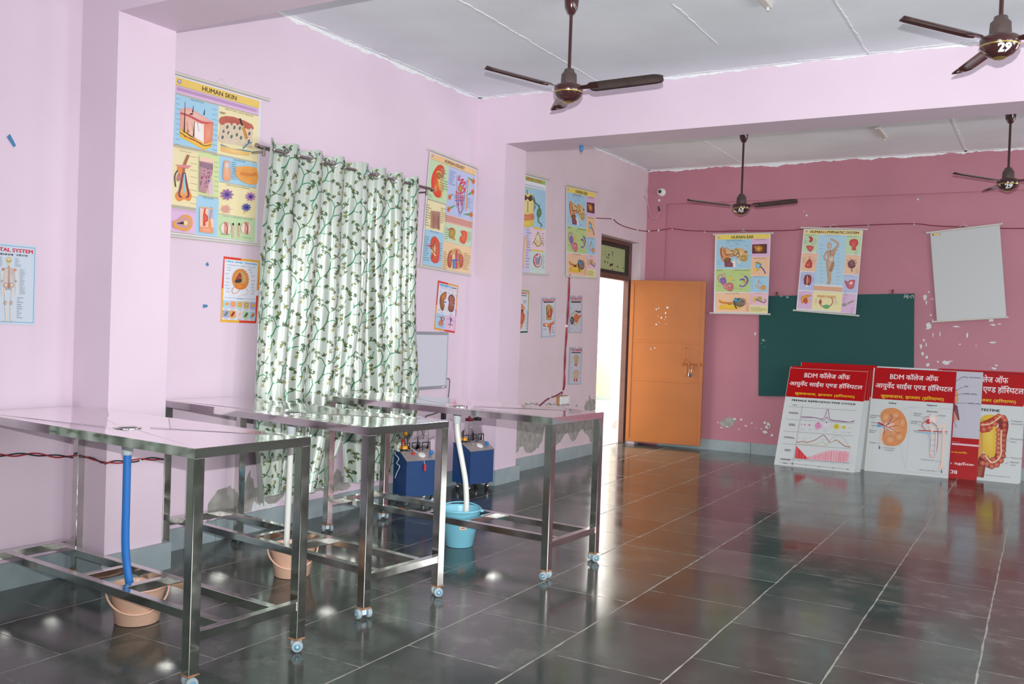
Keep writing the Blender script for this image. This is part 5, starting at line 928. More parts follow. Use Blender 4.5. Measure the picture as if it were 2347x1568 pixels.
mb = MB(); mb.tube(smooth_path([(x, 8.80, .757), (x, 8.74, .735), (x, 8.63, .713), (x, 8.487, .695), (x, 8.318, .638), (x, 8.25, .60)], 5), .007, 6); mb.tube(smooth_path([(x+.01, 8.79, .75), (x+.012, 8.76, .72), (x+.014, 8.76, .705)], 5), .005, 6); mb.build('loose_end', MAROON, wt, b0)
for y, z in ((8.845, 1.46), (8.80, .757), (8.52, .70)): clip_mb((X2+.004, y, z), NX, .013).build('clip', WHITEP, wt, b0)
b0 = Vector((X2, 8.79, .665)); sb = thing('switch_box', 'small switch box on a wooden block low on the far left wall', 'switch', b0)
mb = MB(); mb.bbox(X2, 8.685, .618, X2+.035, 8.90, .712, .003); mb.build('wooden_block', WOODB, sb, b0)
mb = MB(); mb.bbox(X2+.035, 8.69, .622, X2+.06, 8.895, .708, .004)
for k in range(3): mb.bbox(X2+.06, 8.74+k*.04, .64, X2+.067, 8.762+k*.04, .69, .002)
mb.build('switch_plate', WHITEP, sb, b0)
b0 = Vector((.245, Y1, 3.205)); cc = thing('security_camera', 'round white dome security camera high on the back wall', 'camera', b0)
mb = MB(); mb.lathe([(.052, 0), (.052, .012), (.046, .024), (.03, .03)], 20, 0, Matrix.Translation(b0+Vector((.006, 0, 0))) @ Matrix.Rotation(PI/2, 4, 'X')); mb.build('base', WHITEP, cc, b0)
MR = Matrix.Translation(b0+Vector((-.002, -.03, .002))) @ Matrix.Rotation(PI/2, 4, 'X') @ Matrix.Rotation(.15, 4, 'Y')
mb = MB(); mb.lathe([(.040, -.02), (.043, 0), (.040, .016), (.030, .030), (.022, .034)], 20, 0, MR); mb.build('ball_housing', WHITEP, cc, b0)
mb = MB(); mb.lathe([(.022, .030), (.022, .037), (.012, .040), (.004, .041)], 16, 0, MR); mb.build('lens', BLACKP, cc, b0)
b0 = Vector((.1, Y1, 2.95)); cw = thing('camera_cable', 'pale looped cable below the round security camera', 'cable', b0)
mb = MB(); mb.tube(smooth_path([(X2+.004, 10.90, 3.15), (X2+.012, 10.97, 3.12), (.085, Y1-.02, 3.03), (.115, Y1-.015, 2.93), (.15, Y1-.015, 2.882), (.193, Y1-.012, 2.885), (.222, Y1-.012, 2.93), (.235, Y1-.01, 2.965)], 6), .0045, 6); mb.build('cable', mat('pale_pink_cable', (.62, .42, .48), .5), cw, b0)
mb = MB(); mb.tube([(.232, Y1-.012, 2.962), (.222, Y1-.012, 3.0), (.214, Y1-.012, 3.03)], [.008, .010, .006], 8); mb.build('connector', BLACKP, cw, b0); clip_mb((.222, Y1, 3.105), NY, .014).build('clip', WHITEP, cw, b0)

# ------------------------------------------------------------------ ceiling fans
def on_lathe(prof, th, z):
    for (r0, z0), (r1, z1) in zip(prof, prof[1:]):
        if min(z0, z1) <= z <= max(z0, z1) and z0 != z1: r = r0+(r1-r0)*(z-z0)/(z1-z0); return Vector(((r+.0012)*math.cos(th), (r+.0012)*math.sin(th), z))
    return Vector(((prof[0][0]+.001)*math.cos(th), (prof[0][0]+.001)*math.sin(th), z))
def ceiling_fan(label, x, y, z, ang, mark, face, tilt=0, grp='brown ceiling fans'):
    f = thing('ceiling_fan', label, 'ceiling fan', (x, y, z), 0, grp); top = HC-z
    mb = MB(); mb.lathe([(.012, top-.125), (.024, top-.115), (.030, top-.10), (.040, top-.085), (.046, top-.03), (.048, top), (.02, top)], 24); mb.build('canopy', BROWNM, f)
    mb = MB(); mb.lathe([(.0105, .10), (.0105, top-.11)], 14); mb.build('down_rod', BROWNM, f)
    mb = MB(); mb.lathe([(.052, .012), (.050, .035), (.047, .085), (.034, .098), (.030, .115), (.018, .12), (.011, .125)], 28); mb.build('motor_neck', BROWND, f)
    prof = [(.004, -.088), (.030, -.084), (.060, -.070), (.078, -.052), (.085, -.036), (.088, -.030), (.091, -.020), (.091, .004), (.082, .014), (.05, .016)]
    mb = MB(); mb.lathe(prof, 40); mot = mb.build('motor_housing', BROWNM, f)
    mb = MB(); mb.lathe([(.0875, -.034), (.0905, -.030), (.0898, -.026)], 40, caps=False); mb.build('gold_ring', GOLD, mot)
    mb = MB(); mb.lathe([(.002, -.093), (.022, -.091), (.032, -.085)], 24); mb.build('gold_badge', GOLD, mot)
    if mark:
        V, F = layout(mark, .05); xs = [v[0] for v in V]; ys = [v[1] for v in V]; w0 = max(xs)-min(xs); mb = MB()
        bm = bmesh.new(); bv = [bm.verts.new((p[0], p[1], 0)) for p in V]
        for t in F:
            try: bm.faces.new([bv[i] for i in t])
            except ValueError: pass
        bmesh.ops.subdivide_edges(bm, edges=bm.edges[:], cuts=2, use_grid_fill=True); bm.verts.index_update()
        hw = .40*len(mark)
        pts = [on_lathe(prof[::1], face+((v.co.x-min(xs))/w0-.5)*hw, -.074+(v.co.y-min(ys))/(max(ys)-min(ys))*.040) for v in bm.verts]
        mb.add(pts, [[v.index for v in t.verts] for t in bm.faces]); bm.free(); mb.build('painted_mark', CHALK, mot)
    for k in range(3):
        an = ang+k*2*PI/3; Mz = Matrix.Rotation(an, 4, 'Z') @ Matrix.Translation((0, 0, .002)) @ Matrix.Rotation(-.035, 4, 'Y')
        mb = MB(); Mp = Mz @ Matrix.Rotation(math.radians(-13), 4, 'X')
        N = 12; up, lo = [], []
        out = [(.135, .030), (.150, .052), (.20, .058), (.56, .056), (.590, .046), (.603, .022)]
        st = [(.135, .030), (.145, .047), (.165, .057), (.22, .058), (.40, .058), (.55, .057), (.575, .053), (.592, .042), (.601, .025), (.604, .0)]
        vs = []
        for r_, h in st:
            for j in range(7):
                t = j/6*2-1; yy = t*h; zz = -.010*t*t+.004*math.cos(t*2.2); vs.append(Mp @ Vector((r_, yy, zz)))
        vs2 = [v+(Mp.to_3x3() @ Vector((0, 0, -.0022))) for v in vs]; n = len(vs); fs = []
        for i in range(len(st)-1):
            for j in range(6): a_ = i*7+j; fs += [(a_, a_+7, a_+8, a_+1), (n+a_, n+a_+1, n+a_+8, n+a_+7)]
        for i in range(len(st)-1):
            for j in (0, 6): a_ = i*7+j; fs.append((a_, a_+7, n+a_+7, n+a_))
        fs += [(j, j+1, n+j+1, n+j) for j in range(6)]
        mb.add(vs+vs2, fs, 0, None, True); bl_ = mb.build('blade', BROWND if k == 1 else BROWNM, f)
        mb = MB(); mb.prism([(.080, -.018), (.10, -.022), (.19, -.026), (.19, .026), (.10, .022), (.080, .018)], 'z', -.010, -.006, 0, Mp); mb.build('blade_bracket', BROWNM, bl_)
    return f
ceiling_fan('brown ceiling fan nearest the left wall, hanging in front of the beam', 1.921, 5.095, 2.918, 4.263, '', 0)
ceiling_fan('brown ceiling fan at the top right corner with a white painted number', 4.29, 5.05, 2.90, 4.04, '29', math.atan2(-5.0, .2)+.3)
ceiling_fan('brown ceiling fan beyond the beam, left of the two far ones', 1.82, 9.2, 2.735, 3.959, 'A5', math.atan2(-9.2, 2.7)-.05)
ceiling_fan('brown ceiling fan beyond the beam at the right edge', 4.195, 9.2, 2.865, 4.006, '29', math.atan2(-9.2, .35)+.1)
for x, y0, y1, lab in ((2.965, 5.55, 5.76, 'short grey conduit stub on the ceiling right of the near fan'), (3.05, 9.45, 9.97, 'white conduit stub on the far ceiling between the far fans')):
    b0 = Vector((x, (y0+y1)/2, HC)); mb = MB(); mb.bbox(x-.022, y0, HC-.03, x+.022, y1, HC, .005); mb.tube([(x, y1-.03, HC-.02), (x, y1-.03, HC-.05)], .01, 8); tag(mb.build('ceiling_conduit', IVORY, None, b0), lab, 'conduit')

# ------------------------------------------------------------------ stainless dissection tables on casters
def caster(parent, u, v, ang, hi=.055):
    """twin-wheel caster under a leg, local table coordinates"""
    M = Matrix.Translation((u, v, 0)) @ Matrix.Rotation(ang, 4, 'Z')
    mb = MB(); mb.bbox(-.012, -.012, .018, .012, .012, hi, .003, 0, M); mb.tube([M @ Vector((0, -.042, .025)), M @ Vector((0, .042, .025))], .0045, 8)
    cs = mb.build('caster', FITTING, parent)
    mb = MB(); mb.bbox(-.026, -.026, hi-.006, .026, .026, hi+.001, .002, 0, Matrix.Translation((u, v, 0))); mb.build('weld_plate', RUST, cs)
    for s in (-1, 1):
        mw = M @ Matrix.Translation((0, s*.028, .025)) @ Matrix.Rotation(PI/2, 4, 'X')
        mb = MB(); mb.lathe([(.004, -.011), (.018, -.011), (.0235, -.009), (.025, -.004), (.025, .004), (.0235, .009), (.018, .011), (.004, .011)], 20, 0, mw); mb.lathe([(.004, .0125), (.013, .012), (.014, .010)], 14, 1, mw); mb.lathe([(.014, -.010), (.013, -.012), (.004, -.0125)], 14, 1, mw)
        mb.build('wheel', [WHEEL, WHEELB], cs)
def table(label, x, y, ang, L, Wd, casters, rails, cross, drain, hose):
    H, AP, LG = .922, .038, .047
    t = thing('dissection_table', label, 'table', (x, y, 0), ang, 'steel dissection tables on casters')
    # pan: flat rim, four planes falling to the drain
    bm = bmesh.new(); x0, x1, y0, y1 = -L, 0, 0, Wd; r = .03
    du_, dv = drain; dz = .020; dr_ = .05
    O = [bm.verts.new(p) for p in ((x0, y0, H), (x1, y0, H), (x1, y1, H), (x0, y1, H))]
    I = [bm.verts.new(p) for p in ((x0+r*2, y0+r, H-.001), (x1-r*2, y0+r, H-.001), (x1-r*2, y1-r, H-.001), (x0+r*2, y1-r, H-.001))]
    n = 24; ring = [bm.verts.new((du_+dr_*math.cos(2*PI*k/n+PI*1.25), dv+dr_*math.sin(2*PI*k/n+PI*1.25), H-dz)) for k in range(n)]
    for k in range(4): bm.faces.new((O[k], O[(k+1) % 4], I[(k+1) % 4], I[k]))
    for k in range(4):
        seg = [ring[(k*6+j) % n] for j in range(7)]
        for j in range(6):
            bm.faces.new((I[k] if j < 3 else I[(k+1) % 4], seg[j+1], seg[j]))
            if j == 3: bm.faces.new((I[k], I[(k+1) % 4], seg[3]))
    B = [bm.verts.new((v.co.x, v.co.y, H-AP)) for v in O]
    for k in range(4): bm.faces.new((O[(k+1) % 4], O[k], B[k], B[(k+1) % 4]))
    B2 = [bm.verts.new((p[0], p[1], H-AP)) for p in ((x0+.02, y0+.02), (x1-.02, y0+.02), (x1-.02, y1-.02), (x0+.02, y1-.02))]
    for k in range(4): bm.faces.new((B[(k+1) % 4], B[k], B2[k], B2[(k+1) % 4]))
    B3 = [bm.verts.new((v.co.x, v.co.y, H-.022)) for v in B2]
    for k in range(4): bm.faces.new((B2[(k+1) % 4], B2[k], B3[k], B3[(k+1) % 4]))
    bm.faces.new(list(reversed(B3)))
    bmesh.ops.bevel(bm, geom=[e for e in bm.edges if e.verts[0] in O and e.verts[1] in O], offset=.003, segments=2, affect='EDGES')
    bmesh.ops.recalc_face_normals(bm, faces=bm.faces[:])
    mb = MB(); mb.frombm(bm); top = mb.build('tabletop', STEELTOP, t)
    mb = MB(); mb.lathe([(.040, -.004), (.050, .001), (.058, .003), (.062, .002), (.060, -.004)], 32, 0, Matrix.Translation((du_, dv, H-dz+.002))); mb.build('drain_ring', CHROME, top)
    mb = MB(); mb.lathe([(.0, -.010), (.046, -.008), (.05, -.002)], 28, 0, Matrix.Translation((du_, dv, H-dz+.002))); mb.build('drain_hole', HOLE, top)
    mb = MB()
    for k, p in enumerate(((x0+.09, y0+r+.012), (x1-.09, y0+r+.012), (x1-.09, y1-r-.012), (x0+.09, y1-r-.012))):
        q_ = (du_+dr_*math.cos(2*PI*(k*6+3)/n+PI*1.25)*1.1, dv+dr_*math.sin(2*PI*(k*6+3)/n+PI*1.25)*1.1)
        f = lambda a_, b_: H-.001-(dz-.001)*(1-max(abs((a_-du_)/((x1-.06 if a_ > du_ else x0+.06)-du_)), abs((b_-dv)/((y1-r if b_ > dv else y0+r)-dv))))
        mb.tube([(p[0]+(q_[0]-p[0])*s_, p[1]+(q_[1]-p[1])*s_, f(p[0]+(q_[0]-p[0])*s_, p[1]+(q_[1]-p[1])*s_)-.0006) for s_ in [j/12 for j in range(12)]], .0009, 6)
    mb.build('pressed_crease', STEEL, top)
    zl = .055
    for (u, v, ca) in ((-LG, 0, casters[0]), (-LG, Wd-LG, casters[1]), (-L, 0, casters[2]), (-L, Wd-LG, casters[3])):
        mb = MB(); mb.bbox(u, v, zl, u+LG, v+LG, H-AP+.001, .003); mb.build('leg', STEEL, t)
        caster(t, u+LG/2, v+LG/2, ca, zl)
    zt, hh = .215, .038
    for u in (-LG+.004, -L+.004):
        mb = MB(); mb.bbox(u, LG-.001, zt-hh, u+hh, Wd-LG+.001, zt, .002); mb.build('end_rail', STEEL, t)
    for v in rails:
        mb = MB(); mb.bbox(-L+hh+.003, v, zt-hh, -LG+.005, v+hh, zt, .002); mb.build('long_rail', STEEL, t)
    for u in cross:
        mb = MB(); mb.bbox(u, rails[0]+hh-.001, zt-hh, u+hh, rails[1]+.001, zt, .002); mb.build('cross_rail', STEEL, t)
    kind, pts = hose
    mf, mh, lab = {'blue': (BLUEH, BLUEH, 'blue hose'), 'white': (FITTING, WHITEH, 'white hose'), 'pipe': (FITTING, WHITEH, 'straight white pipe')}[kind]
    mb = MB(); fx, fy, fz = pts[0]; mb.lathe([(.021, fz-.03), (.023, fz-.025), (.027, fz+.02), (.028, H-dz-.01), (.02, H-dz-.008)], 20, 0, Matrix.Translation((fx, fy, 0))); mb.build('drain_fitting', FITTING, t)
    mb = MB(); mb.tube(smooth_path(pts, 8), .0175 if kind != 'pipe' else .0165, 14); h_ = mb.build('drain_hose' if kind != 'pipe' else 'drain_pipe', mh, t); h_['label'] = lab
    return t
TAB = ((1.779, 2.397, -.074), (1.774, 3.435, -.127), (2.156, 4.583, -.077))
table('nearest stainless steel table, with a blue drain hose', *TAB[0], 1.752, .587, (1.2, .9, 2.6, 2.2), (.168, .425), (-1.075, -.772), (-.875, .285),
      ('blue', [(-.87, .285, .81), (-.868, .285, .55), (-.868, .286, .40), (-.862, .29, .30), (-.848, .298, .20), (-.84, .31, .12)]))
table('middle stainless steel table, with a straight white drain pipe', *TAB[1], 1.757, .572, (2.9, 1.0, .4, 2.0), (.100, .400), (-1.045, -.745), (-.905, .280),
      ('pipe', [(-.905, .275, .81), (-.908, .275, .6), (-.917, .277, .3), (-.922, .278, .10)]))
table('farthest stainless steel table, with a curved white drain hose', *TAB[2], 1.798, .597, (.1, .95, 2.6, 2.75), (.140, .475), (-1.055, -.735), (-.905, .30),
      ('white', [(-.91, .30, .82), (-.906, .30, .75), (-.891, .30, .67), (-.855, .30, .54), (-.825, .30, .42), (-.813, .30, .30), (-.818, .305, .21), (-.83, .31, .12)]))

# ------------------------------------------------------------------ buckets
def tpos(t, u, v): return t.matrix_basis @ Vector((u, v, 0))
def mb_pos(x, y, a, u, v): return (x+u*math.cos(a)-v*math.sin(a), y+u*math.sin(a)+v*math.cos(a), 0)
def bucket(label, loc, m, rz, r0, r1, h, handle_up, sticker):
    b = thing('bucket', label, 'bucket', loc, rz, 'plastic buckets under the drains')
    mb = MB(); mb.lathe([(0, .004), (r0*.9, .004), (r0*.95, 0), (r0, .004), (r0+(r1-r0)*.82, h*.82), (r0+(r1-r0)*.83+.004, h*.84), (r1*.985, h*.95), (r1+.005, h*.96), (r1+.007, h*.985), (r1+.003, h), (r1-.004, h), (r1-.006, h*.95), (r0-.004, .012), (0, .010)], 40); mb.build('body', m, b)
    if handle_up: pts = [(math.cos(t)*(r1+.008), 0+math.sin(t)*(r1+.008)*.98, h*.93+.03*math.sin(t)) for t in [PI*k/16 for k in range(17)]]
    else: pts = [((r1+.012)*math.cos(t), -(r1*.72)*math.sin(t)-.02*math.sin(t), h*.93-math.sin(t)*h*.58) for t in [PI*k/16 for k in range(17)]]
    mb = MB(); mb.tube(pts, .0048, 8)
    for s in (-1, 1): mb.tube([(s*(r1-.004), 0, h*.93), (s*(r1+.018), 0, h*.93)], .009, 10)
    mb.build('handle', m, b)
    if sticker:
        th0, z0, w_, hh, cols = sticker; mb = MB()
        for i, (c, f0, f1, g0, g1) in enumerate(cols):
            vs = []; N = 6
            for z in (z0+hh*g0, z0+hh*g1):
                for k in range(N+1):
                    th = th0+w_*(f0+(f1-f0)*k/N-.5); r = r0+(r1-r0)*z/h+.0012+i*.0004; vs.append((r*math.cos(th), r*math.sin(th), z))
            mb.add(vs, [(k, k+1, N+2+k, N+1+k) for k in range(N)], 0, [lin(c)]*len(vs))
        mb.build('sticker', PRINT, b)
    return b
vw = lambda p: math.atan2(CAM.y-p[1], CAM.x-p[0])
p = mb_pos(*TAB[0], -.866, .355); rz = vw(p)+PI/2
bucket('peach orange bucket catching the blue hose under the nearest table', p, ORANGE, rz, .097, .124, .172, False, (-PI/2-.25, .145, .42, .022, [('#e8e8d8', 0, 1, 0, 1), ('#6ab04a', 0, 1, 0, .35), ('#3a5aa0', .55, .8, .45, .9)]))
p = mb_pos(*TAB[1], -.862, .275); rz = vw(p)+PI/2
bucket('peach orange bucket catching the straight pipe under the middle table', p, ORANGE, rz, .097, .124, .172, False, None)
p = mb_pos(*TAB[2], -.880, .327); rz = vw(p)+PI/2
bucket('light blue bucket catching the white hose under the farthest table', p, CYAN, rz, .088, .132, .245, True, (-PI/2+.18, .125, .40, .022, [('#e0a050', 0, 1, 0, 1), ('#e8e0d8', .06, .94, .15, .85), ('#a83a40', .2, .8, .35, .65)]))

# ------------------------------------------------------------------ suction machines
def machine(label, x, y, ang, zb, variant):
    m = thing('suction_machine', label, 'suction machine', (x, y, 0), ang, 'blue suction machines on casters')
    w_, d, zf, zt, ds = .288, .215, .352, .408, .10      # local: x across the front, +y towards the wall, front at y=0
    mb = MB(); mb.prism([(0, zb), (d, zb), (d, zt), (ds, zt), (0, zf)], 'x', 0, w_); cab = mb.build('cabinet', MACH, m)
    sl = math.atan2(zt-zf, ds); Ms = Matrix.Translation((0, 0, zf)) @ Matrix.Rotation(sl, 4, 'X')
    mb = MB(); mb.bbox(-.004, -.004, .0, w_+.004, math.hypot(ds, zt-zf), .006, .002, 0, Ms); mb.bbox(-.004, ds, zt, w_+.004, d+.004, zt+.006, .002); mb.build('top_panel', MACHTOP, m)
    mb = MB(); mb.lathe([(.030, .004), (.030, .012), (.024, .014), (.0, .014)], 24, 0, Ms @ Matrix.Translation((w_*.56, .062, 0))); mb.build('gauge', DIAL, m)
    mb = MB(); mb.lathe([(.010, .004), (.010, .016), (.017, .018), (.016, .034), (.008, .038), (0, .038)], 18, 0, Ms @ Matrix.Translation((w_*.84, .062, 0))); mb.build('regulator_knob', KNOB, m)
    mb = MB(); mb.bbox(w_*.28, .07, .005, w_*.36, .095, .016, .002, 0, Ms); mb.build('power_switch', REDP if variant == 0 else CHROME, m)
    for x0 in (.015, .108, .20):      # wire guards round the jars
        mb = MB()
        mb.tube(smooth_path([(x0, ds+.012, zt), (x0, ds+.012, zt+.065), (x0+.006, ds+.012, zt+.07), (x0+.062, ds+.012, zt+.07), (x0+.068, ds+.012, zt+.065), (x0+.068, ds+.012, zt)], 3), .0042, 8); mb.build('wire_guard', BLACKP, m)
    for k, (jx, r) in enumerate(((.135, .046), (.235, .046))):
        Mj = Matrix.Translation((jx, ds+.062, zt+.006)); mb = MB()
        mb.lathe([(0, .002), (r*.96, .002), (r, .008), (r, .125), (r*.93, .150), (r*.72, .168), (r*.70, .182)], 26, 0, Mj, caps=False); mb.lathe([(r*.66, .182), (r*.69, .166), (r*.90, .148), (r*.96, .124), (r*.96, .010), (0, .006)], 26, 0, Mj, caps=False); j = mb.build('jar', GLASS, m)
        mb = MB(); mb.lathe([(0, .180), (r*.80, .180), (r*.80, .202), (r*.5, .207), (r*.18, .209), (r*.16, .225), (0, .225)], 24, 0, Mj); mb.build('jar_lid', BLACKP if k else mat('dark_red_lid', (.20, .02, .03), .5), j)
    Mj = Matrix.Translation((.045, ds+.035, zt+.006)); mb = MB(); mb.lathe([(.030, 0), (.030, .018), (.0, .019)], 20, 0, Mj); bt = mb.build('bottle_foot', BLACKP, m)
    mb = MB(); mb.lathe([(.031, .018), (.031, .040), (.026, .043)], 20, 0, Mj); mb.build('orange_collar', YELP, bt)
    mb = MB(); mb.lathe([(.024, .042), (.024, .085), (.016, .10), (.012, .105)], 20, 0, Mj, caps=False); mb.build('bottle', GLASS, bt)
    if variant == 0:
        mb = MB(); mb.lathe([(.011, .045), (.011, .098), (.0, .10)], 12, 0, Mj @ Matrix.Translation((-.02, -.018, 0))); mb.build('red_tube', REDP, bt)
        mb = MB(); mb.lathe([(.0, 0), (.019, .001), (.019, .028), (.012, .034), (0, .034)], 18, 0, Matrix.Translation((.072, ds+.07, zt+.125))); mb.build('orange_cap', YELP, m)
        mb = MB(); mb.tube(smooth_path([(.085, ds+.05, zt+.06), (.10, ds, zt+.025), (.135, .06, zf+.045), (.152, .01, zf+.01), (.155, -.010, zf-.03)], 6), .003, 6); tb = mb.build('thin_tube', mat('clear_tube', (.6, .58, .55), .3), m)
        mb = MB(); mb.bbox(.146, -.020, zf-.082, .166, -.004, zf-.028, .004); mb.build('red_tag', REDP, tb)
        mb = MB(); mb.tube(smooth_path([(.0, .20, .40), (-.01, .17, .385), (-.012, .11, .36), (-.012, .14, .32), (-.012, .09, .30), (-.012, .13, .25), (-.012, .16, .20)], 6), .004, 6); mb.build('white_cord', WHITEP, m)
    for cx_, cy in ((.03, .04), (w_-.03, .04), (.03, d-.04), (w_-.03, d-.04)):
        mb = MB(); mb.lathe([(.010, .040), (.012, .052), (.016, zb)], 12, 0, Matrix.Translation((cx_, cy, 0))); mb.lathe([(.018, .030), (.017, .046), (.0, .048)], 14, 0, Matrix.Translation((cx_, cy, 0))); cs = mb.build('caster', CHROME, m)
        mb = MB(); mb.lathe([(0, -.012), (.017, -.012), (.022, -.007), (.022, .007), (.017, .012), (0, .012)], 18, 0, Matrix.Translation((cx_, cy+.004, .022)) @ Matrix.Rotation(PI/2+.4, 4, 'Y')); mb.build('wheel', BLACKP if variant else WHEEL, cs)
    return m
machine('blue suction machine nearer the curtain, with a red tag hanging in front', .275, 5.772, math.atan2(.257, .117), .070, 0)
machine('blue suction machine beside the middle pillar', .336, 6.595, math.atan2(.287, .062), .070, 1)
# wires on the wall behind the machines
b0 = Vector((.01, 6.3, .55)); wt = thing('electric_wire', 'black wire hanging from the whiteboard corner to the machines', 'wire', b0)
mb = MB(); mb.tube(smooth_path([(.02, 6.66, .955), (.02, 6.69, .955), (.016, 6.715, .93), (.012, 6.71, .80), (.012, 6.68, .70), (.02, 6.5, .66), (.03, 6.35, .64), (.03, 6.30, .55), (.04, 6.32, .46), (.02, 6.33, .41)], 6), .004, 6); mb.build('wire', BLACKW, wt, b0)
mb = MB(); mb.tube(smooth_path([(.02, 6.34, .63), (.03, 6.35, .52), (.04, 6.31, .46), (.06, 6.22, .43)], 6), .009, 8); mb.tube(smooth_path([(.015, 6.52, .46), (.02, 6.44, .44), (.05, 6.40, .38), (.06, 6.39, .33)], 5), .003, 6); mb.build('grey_lead', MACHTOP, wt, b0)
mb = MB(); mb.bbox(.0, 6.62, .60, .03, 6.66, .70, .004); mb.build('plug', BLACKP, wt, b0)

# ------------------------------------------------------------------ whiteboard
b0 = Vector((.02, 6.37, 1.12)); wbd = thing('whiteboard', 'small grey framed whiteboard half hidden behind the curtain', 'whiteboard', b0)
y0, y1, z0, z1 = 6.075, 6.662, .874, 1.364
mb = MB(); mb.box(.003, y0+.01, z0+.01, .016, y1-.01, z1-.01); mb.build('panel', WBOARD, wbd, b0)
mb = MB()
for bx in ((.0, y0, z0, .024, y1, z0+.026), (.0, y0, z1-.026, .024, y1, z1), (.0, y0, z0, .024, y0+.016, z1), (.0, y1-.016, z0, .024, y1, z1)): mb.bbox(*bx, b=.006)
mb.build('frame', ALU, wbd, b0)
mb = MB(); mb.bbox(.022, 6.59, z0+.006, .026, 6.62, z0+.018, .001); mb.build('maker_label', WHITEP, wbd, b0)

# ------------------------------------------------------------------ curtain rod and the two curtain panels
RX, RZ = .118, 2.534
b0 = Vector((RX, 5.25, RZ)); rd = thing('curtain_rod', 'dark steel curtain rod above the leafy curtain', 'curtain rod', b0)
ROD = mat('dull_rod_steel', (.40, .36, .35), .25, 1.0)
mb = MB(); mb.tube([(RX, 4.275, RZ-.004), (RX, 6.20, RZ+.006)], .0125, 14); mb.build('rod', ROD, rd, b0)
for yy in (4.325, 6.135):
    mb = MB(); mb.tube([(0, yy, RZ-.03), (RX, yy, RZ-.03)], .008, 10); mb.tube([(RX, yy, RZ-.055), (RX, yy, RZ-.012)], .011, 10); mb.lathe([(.026, 0), (.026, .006), (.012, .010)], 16, 0, Matrix.Translation((0, yy, RZ-.03)) @ Matrix.Rotation(PI/2, 4, 'Y')); mb.build('bracket', ROD, rd, b0)
for yy, s in ((4.275, -1), (6.20, 1)):
    mb = MB(); mb.tube([(RX, yy, RZ), (RX, yy+s*.018, RZ)], [.0145, .0145], 14); mb.build('end_cap', ROD, rd, b0)

random.seed(21)
def leafy_motif():
    """one repeat of the print, units of cloth metres, 0.40 wide x 0.375 tall: strokes and leaves"""
    ST = [([(.00, .02), (.04, .05), (.065, .10), (.10, .125), (.13, .17), (.145, .235), (.185, .265), (.22, .32), (.235, .395)], .0085, .0055),
          ([(.065, .10), (.05, .15), (.02, .19), (.015, .225)], .0055, .003), ([(.13, .17), (.175, .185), (.21, .175), (.25, .20)], .006, .0028), ([(.145, .235), (.12, .28), (.085, .30), (.075, .335)], .0055, .003),
          ([(.20, .06), (.235, .075), (.26, .125), (.305, .14), (.33, .185), (.335, .24), (.375, .275), (.40, .335)], .0075, .005), ([(.26, .125), (.245, .165), (.22, .20)], .0045, .0028), ([(.305, .14), (.345, .13), (.375, .15)], .005, .0028), ([(.335, .24), (.30, .27), (.285, .31)], .005, .0028), ([(.185, .265), (.225, .255), (.255, .27)], .0045, .0025), ([(.04, .05), (.085, .045), (.115, .06)], .0045, .0025), ([(.33, .185), (.365, .205)], .004, .0025), ([(.235, .075), (.215, .035), (.225, .0)], .0055, .0035)]
    LV = []
    for x, y in ((.015, .23), (.252, .203), (.073, .34), (.218, .205), (.378, .152), (.283, .315), (.258, .272), (.118, .062), (.367, .207), (.10, .125), (.185, .262), (.305, .135), (.02, .19), (.09, .30), (.21, .175), (.375, .275), (.34, .13), (.05, .15), (.30, .27), (.235, .36), (.145, .02), (.33, .03), (.04, .36), (.16, .33), (.31, .37), (.385, .05), (.165, .11), (.28, .21), (.045, .275), (.36, .34), (.19, .38), (.08, .19), (.26, .03), (.13, .30), (.39, .22), (.20, .14)):
        n = random.choice((2, 3, 3, 4)); a0 = random.uniform(0, 6.28)
        for k in range(n): LV.append((x, y, a0+k*random.uniform(.55, .85), random.uniform(.024, .038), random.choice(('#4a4a26', '#3c4c28', '#58663a', '#3f6a44', '#6a6a34', '#8a8a4c', '#2f5a40'))))
    return ST, LV
MOTIF = leafy_motif()
